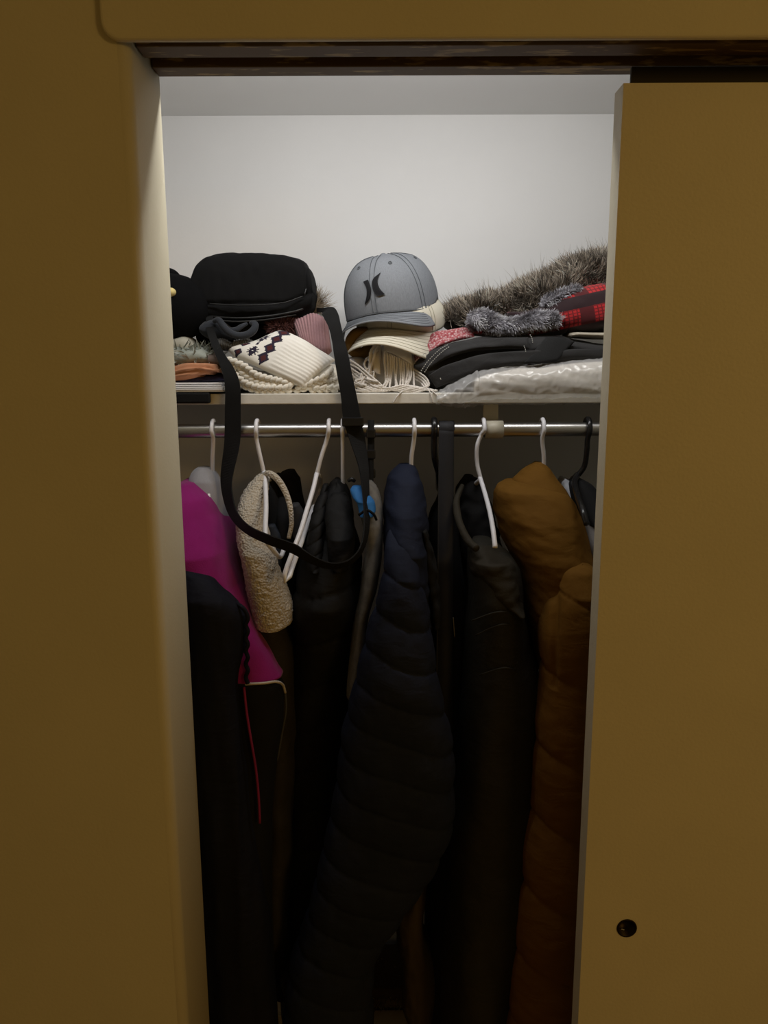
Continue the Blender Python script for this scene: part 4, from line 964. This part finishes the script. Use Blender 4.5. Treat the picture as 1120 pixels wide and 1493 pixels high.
# ------------------------------------------------------------------ bandana
BAND, nt, b = newmat('red_paisley_print')
tc = nt.nodes.new('ShaderNodeTexCoord'); vz = nt.nodes.new('ShaderNodeTexVoronoi'); vz.inputs['Scale'].default_value = 240
nt.links.new(tc.outputs['Object'], vz.inputs['Vector'])
nt.links.new(ramp(nt, vz.outputs[0], [(.15, (.62, .50, .49)), (.42, (.44, .17, .18)), (.75, (.34, .05, .06))]), b.inputs['Base Color']); b.inputs['Roughness'].default_value = .9
o = patch('bandana', [(604, 519, 1.40), (618, 500, 1.405), (633, 485, 1.41), (655, 480, 1.412), (676, 478, 1.414), (692, 483, 1.415)], [(605, 528, 1.375), (622, 515, 1.378), (640, 505, 1.38), (660, 498, 1.385), (680, 493, 1.39), (692, 490, 1.395)], 50, 20, .006, BAND, None, n=(0, -.7, .7), disp=lambda s, q, p: .003 * N3(p.x*40, p.y*40, p.z*40) + .0015 * math.sin(q * 10 + s * 7))
tag(o, 'red and white paisley bandana crumpled beside the cream cap', 'bandana')
# ------------------------------------------------------------------ folded charcoal denim
CHAR = fab('charcoal_denim', (.036, .035, .035), .88, .45, 1000, .15, sheen=.08, wr=0.17)
t = thing('folded_jeans', 'folded charcoal denim jeans with white stitching on the plastic bag', 'jeans', P(740, 560, 1.42))
loftH('denim_body', [(602, 530, 538), (608, 524, 546), (620, 513, 558), (634, 506, 570), (648, 501, 571), (668, 496, 562), (701, 491, 548), (735, 489, 538), (770, 487, 532), (800, 489, 529), (840, 495, 527), (880, 501, 524), (910, 502, 524)], CHAR, t, 1.355, 1.52, nseg=80, nring=180,
      disp=addf(folds(.004, 14, 14, 22, 5), lambda a, v, p: .0045 * N3((p.x + p.z*.5) * 12, p.y*9, (p.z - .28*p.x) * 75)))
patch('upper_fold', [(612, 530, 1.37), (625, 516, 1.366), (650, 504, 1.36), (690, 497, 1.355), (730, 494, 1.352), (770, 492, 1.352)], [(612, 545, 1.36), (630, 535, 1.352), (655, 521, 1.346), (690, 511, 1.343), (730, 508, 1.343), (772, 508, 1.345)], 60, 20, .010, CHAR, t, n=(0, -.85, .5), disp=lambda s, q, p: .003 * N3(p.x*22, 2, p.z*60))
patch('lower_fold', [(625, 548, 1.352), (650, 533, 1.346), (690, 520, 1.341), (730, 514, 1.339), (775, 512, 1.34), (830, 511, 1.345), (885, 508, 1.35)], [(636, 565, 1.352), (660, 556, 1.342), (690, 545, 1.338), (730, 535, 1.336), (775, 530, 1.338), (830, 526, 1.345), (885, 523, 1.35)], 70, 20, .010, CHAR, t, n=(0, -.85, .5), disp=lambda s, q, p: .0035 * N3(p.x*20, 7, p.z*50))
patch('waistband', [(797, 491, 1.352), (815, 492, 1.35), (838, 498, 1.35)], [(764, 529, 1.332), (785, 530, 1.331), (813, 526, 1.334)], 24, 24, .006, fab('black_waistband', (.018, .018, .018), .9, .5, 900), t, n=(0, -.9, .4))
ST = plain('white_thread', (.62, .60, .55), .9)
def stitches(pts, Yoff, nd):
    path = spline([P(*p) for p in pts], nd * 2); parts = []
    for k in range(nd): parts.append(tubeg([path[2*k], path[2*k].lerp(path[2*k+1], 1.1)], .00065, 5))
    V, Fc = join(parts); return mk('stitching', V, Fc, ST, t)
stitches([(614, 541, 1.345), (622, 529, 1.344), (632, 518, 1.344), (642, 509, 1.345), (654, 502, 1.348)], 0, 16)
stitches([(619, 543, 1.345), (627, 531, 1.344), (637, 520, 1.343), (647, 511, 1.344), (656, 505, 1.347)], 0, 16)
stitches([(605, 527, 1.352), (613, 520, 1.352), (622, 514, 1.353)], 0, 7)
stitches([(773, 488, 1.350), (776, 494, 1.347), (777, 501, 1.346)], 0, 5)
stitches([(764, 504, 1.338), (766, 509, 1.336), (767, 514, 1.335)], 0, 4)
stitches([(642, 551, 1.338), (644, 556, 1.338)], 0, 1)
# cream folded cloth under the plaid hat
o = loftH('cream_cloth', [(826, 486, 494), (836, 484.5, 493), (860, 485, 494), (890, 485, 495), (905, 486, 495)], fab('cream_cloth', (.50, .45, .36), .9), None, 1.365, 1.45, nring=30, disp=folds(.001, 30, 30, 30, 4))
tag(o, 'thin folded cream cloth under the red plaid hat', 'cloth')
# ------------------------------------------------------------------ red plaid trapper hat
PLAID, nt, b = newmat('red_black_plaid'); L = nt.links.new
tc = nt.nodes.new('ShaderNodeTexCoord'); mp = nt.nodes.new('ShaderNodeMapping'); mp.inputs['Rotation'].default_value = (0, R(12), 0); L(tc.outputs['Object'], mp.inputs[0])
sx = nt.nodes.new('ShaderNodeSeparateXYZ'); L(mp.outputs[0], sx.inputs[0])
def band(sock, per, duty, off=0):
    a = nt.nodes.new('ShaderNodeMath'); a.operation = 'MULTIPLY_ADD'; a.inputs[1].default_value = 1/per; a.inputs[2].default_value = off; L(sock, a.inputs[0])
    f = nt.nodes.new('ShaderNodeMath'); f.operation = 'FRACT'; L(a.outputs[0], f.inputs[0])
    g_ = nt.nodes.new('ShaderNodeMath'); g_.operation = 'LESS_THAN'; g_.inputs[1].default_value = duty; L(f.outputs[0], g_.inputs[0]); return g_.outputs[0]
def mx(a, c2, fac, mode='MIX'):
    m_ = nt.nodes.new('ShaderNodeMix'); m_.data_type = 'RGBA'; m_.blend_type = mode
    for s_, v_ in ((m_.inputs[6], a), (m_.inputs[7], c2)):
        if hasattr(v_, 'is_linked'): L(v_, s_)
        else: s_.default_value = (*v_, 1)
    if hasattr(fac, 'is_linked'): L(fac, m_.inputs[0])
    else: m_.inputs[0].default_value = fac
    return m_.outputs[2]
bh = band(sx.outputs[0], .056, .42, .15); bvv = band(sx.outputs[2], .050, .42, .30)
th1 = band(sx.outputs[0], .0070, .3); th2 = band(sx.outputs[2], .0055, .3)
c0 = mx((.46, .016, .018), (.16, .006, .008), th1); c0 = mx(c0, (.16, .006, .008), th2)
c0 = mx(c0, (.085, .006, .008), bh, 'MIX'); c0 = mx(c0, (.020, .006, .008), bvv)
L(c0, b.inputs['Base Color']); b.inputs['Roughness'].default_value = .95; b.inputs['Sheen Weight'].default_value = .15
t = thing('trapper_hat', 'red and black plaid trapper hat trimmed with grey fur', 'hat', P(800, 490, 1.42))
loftH('plaid_crown', [(738, 456, 464), (760, 452, 474), (784, 447, 483), (800, 440, 487), (825, 429, 488), (853, 421, 487), (882, 416, 485), (905, 417, 484)], PLAID, t, [(738, 1.42), (784, 1.385), (825, 1.36), (905, 1.36)], 1.50, nseg=70, nring=90, disp=folds(.006, 18, 18, 22, 3, .0015))
loftH('plaid_flap', [(680, 473, 478), (690, 472, 487), (715, 474, 490), (750, 476, 490), (784, 474, 489), (812, 470, 489), (822, 474, 486)], PLAID, t, 1.385, 1.45, nring=60, disp=folds(.003, 30, 30, 40, 9))
GF = ((.60, .59, .64), (.44, .43, .47), (.72, .71, .76))
g = loftH('x', [(684, 463, 470), (690, 456, 474), (700, 455, 479), (715, 460, 483), (735, 466, 484), (755, 466, 482), (768, 459, 479), (785, 456, 477), (800, 457, 475), (811, 462, 470)], None, None, [(684, 1.38), (811, 1.355)], [(684, 1.42), (811, 1.41)], nring=70, nseg=36, ret=True, disp=folds(.003, 50, 50, 50, 1))
mk('fur_base', g[0], g[1], fab('grey_pile', (.17, .165, .18), 1), t)
fur('fur_trim', g, FURM, t, 5500, .009, (.3, -.2, -.15), .9, .0011, (.17, .165, .185), GF, 12, cond=lambda c, n: n.y < .5)
g = loftH('x', [(793, 438, 447), (803, 430, 444), (818, 424, 436), (832, 420, 430), (842, 419, 425)], None, None, 1.385, 1.43, nring=30, nseg=24, ret=True)
mk('fur_base', g[0], g[1], fab('grey_pile', (.17, .165, .18), 1), t)
fur('fur_trim', g, FURM, t, 1400, .008, (.3, -.2, .1), .9, .0011, (.17, .165, .185), GF, 13, cond=lambda c, n: n.y < .5)
# ------------------------------------------------------------------ brown faux fur trim
t = thing('fur_collar', 'brown grey faux fur collar lying along the back wall behind the plaid hat', 'fur collar', P(770, 478, 1.50))
g = loftH('x', [(646, 466, 474), (655, 457, 482), (680, 444, 490), (706, 438, 492), (737, 432, 490), (760, 420, 488), (780, 412, 484), (806, 402, 480), (822, 389, 478), (853, 380, 475), (885, 376, 472), (915, 374, 470)], None, None, [(646, 1.455), (915, 1.45)], 1.58, nring=90, nseg=44, ret=True, disp=folds(.006, 26, 26, 26, 1))
mk('pelt', g[0], g[1], fab('dark_pelt', (.05, .042, .032), 1), t)
fur('fur_hair', g, FURM, t, 15000, .021, (-.12, -.25, .22), 1.0, .0012, (.075, .062, .05), ((.58, .49, .39), (.38, .32, .25), (.2, .17, .13), (.66, .58, .48), (.08, .07, .06)), 14, cond=lambda c, n: n.y < .35 and n.z > -.75, curl=.3)
fur('guard_hair', g, FURM, t, 500, .033, (-.1, -.1, .35), .9, .0007, (.08, .07, .06), ((.30, .25, .2), (.42, .36, .3)), 15, cond=lambda c, n: n.z > .3)
# ------------------------------------------------------------------ clear plastic bag with white cloth
t = thing('plastic_bag', 'clear plastic bag of folded white cloth hanging over the shelf edge', 'bag', P(770, 588, 1.34))
IVC = fab('white_folded_cloth', (.84, .79, .70), .9, .3, 700, .05)
ZL = 588
loftH('folded_cloth', [(690, 548, 584), (704, 540, 586), (730, 536, 586), (765, 535, 586), (800, 531, 586), (840, 527, 585), (880, 525, 584), (915, 525, 584)], IVC, t, 1.322, 1.42, nseg=70, nring=120, e=2.6,
      disp=addf(folds(.004, 10, 10, 40, 2), lambda a, v, p: .004 * N3(p.x*9 + 2, 0, (p.z + .12*p.x) * 110)))
FILM, nt, b = newmat('clear_plastic_film')
for n_ in list(nt.nodes):
    if n_.type == 'BSDF_PRINCIPLED': nt.nodes.remove(n_)
tr_ = nt.nodes.new('ShaderNodeBsdfTransparent'); gl = nt.nodes.new('ShaderNodeBsdfGlossy'); df = nt.nodes.new('ShaderNodeBsdfDiffuse'); gl.inputs['Roughness'].default_value = .22
df.inputs['Color'].default_value = (.88, .87, .86, 1)
m1 = nt.nodes.new('ShaderNodeMixShader'); m2 = nt.nodes.new('ShaderNodeMixShader'); m1.inputs[0].default_value = .34; m2.inputs[0].default_value = .07
nt.links.new(tr_.outputs[0], m1.inputs[1]); nt.links.new(df.outputs[0], m1.inputs[2]); nt.links.new(m1.outputs[0], m2.inputs[1]); nt.links.new(gl.outputs[0], m2.inputs[2])
nt.links.new(m2.outputs[0], nt.nodes['Material Output'].inputs['Surface'])
def crumple(a, v, p):
    s_ = 1.8 if p.x < P(700, 560, 1.31).x else .8
    return s_ * (.004 * abs(N3(p.x*40, p.y*40, p.z*40 + 3)) + .0035 * (.5 - abs(N3((p.x + p.z)*55, 2, (p.z - .6*p.x) * 80)))) - .001
loftH('plastic_film', [(634, 577, 586), (642, 571, 588), (655, 562, 590), (672, 550, 590), (690, 541, 590), (704, 535, 590), (730, 532, 590), (765, 531, 589), (800, 527, 589), (840, 523, 588), (880, 521, 588), (918, 521, 588)], FILM, t, 1.315, 1.428, nseg=110, nring=220, e=2.5, disp=crumple)
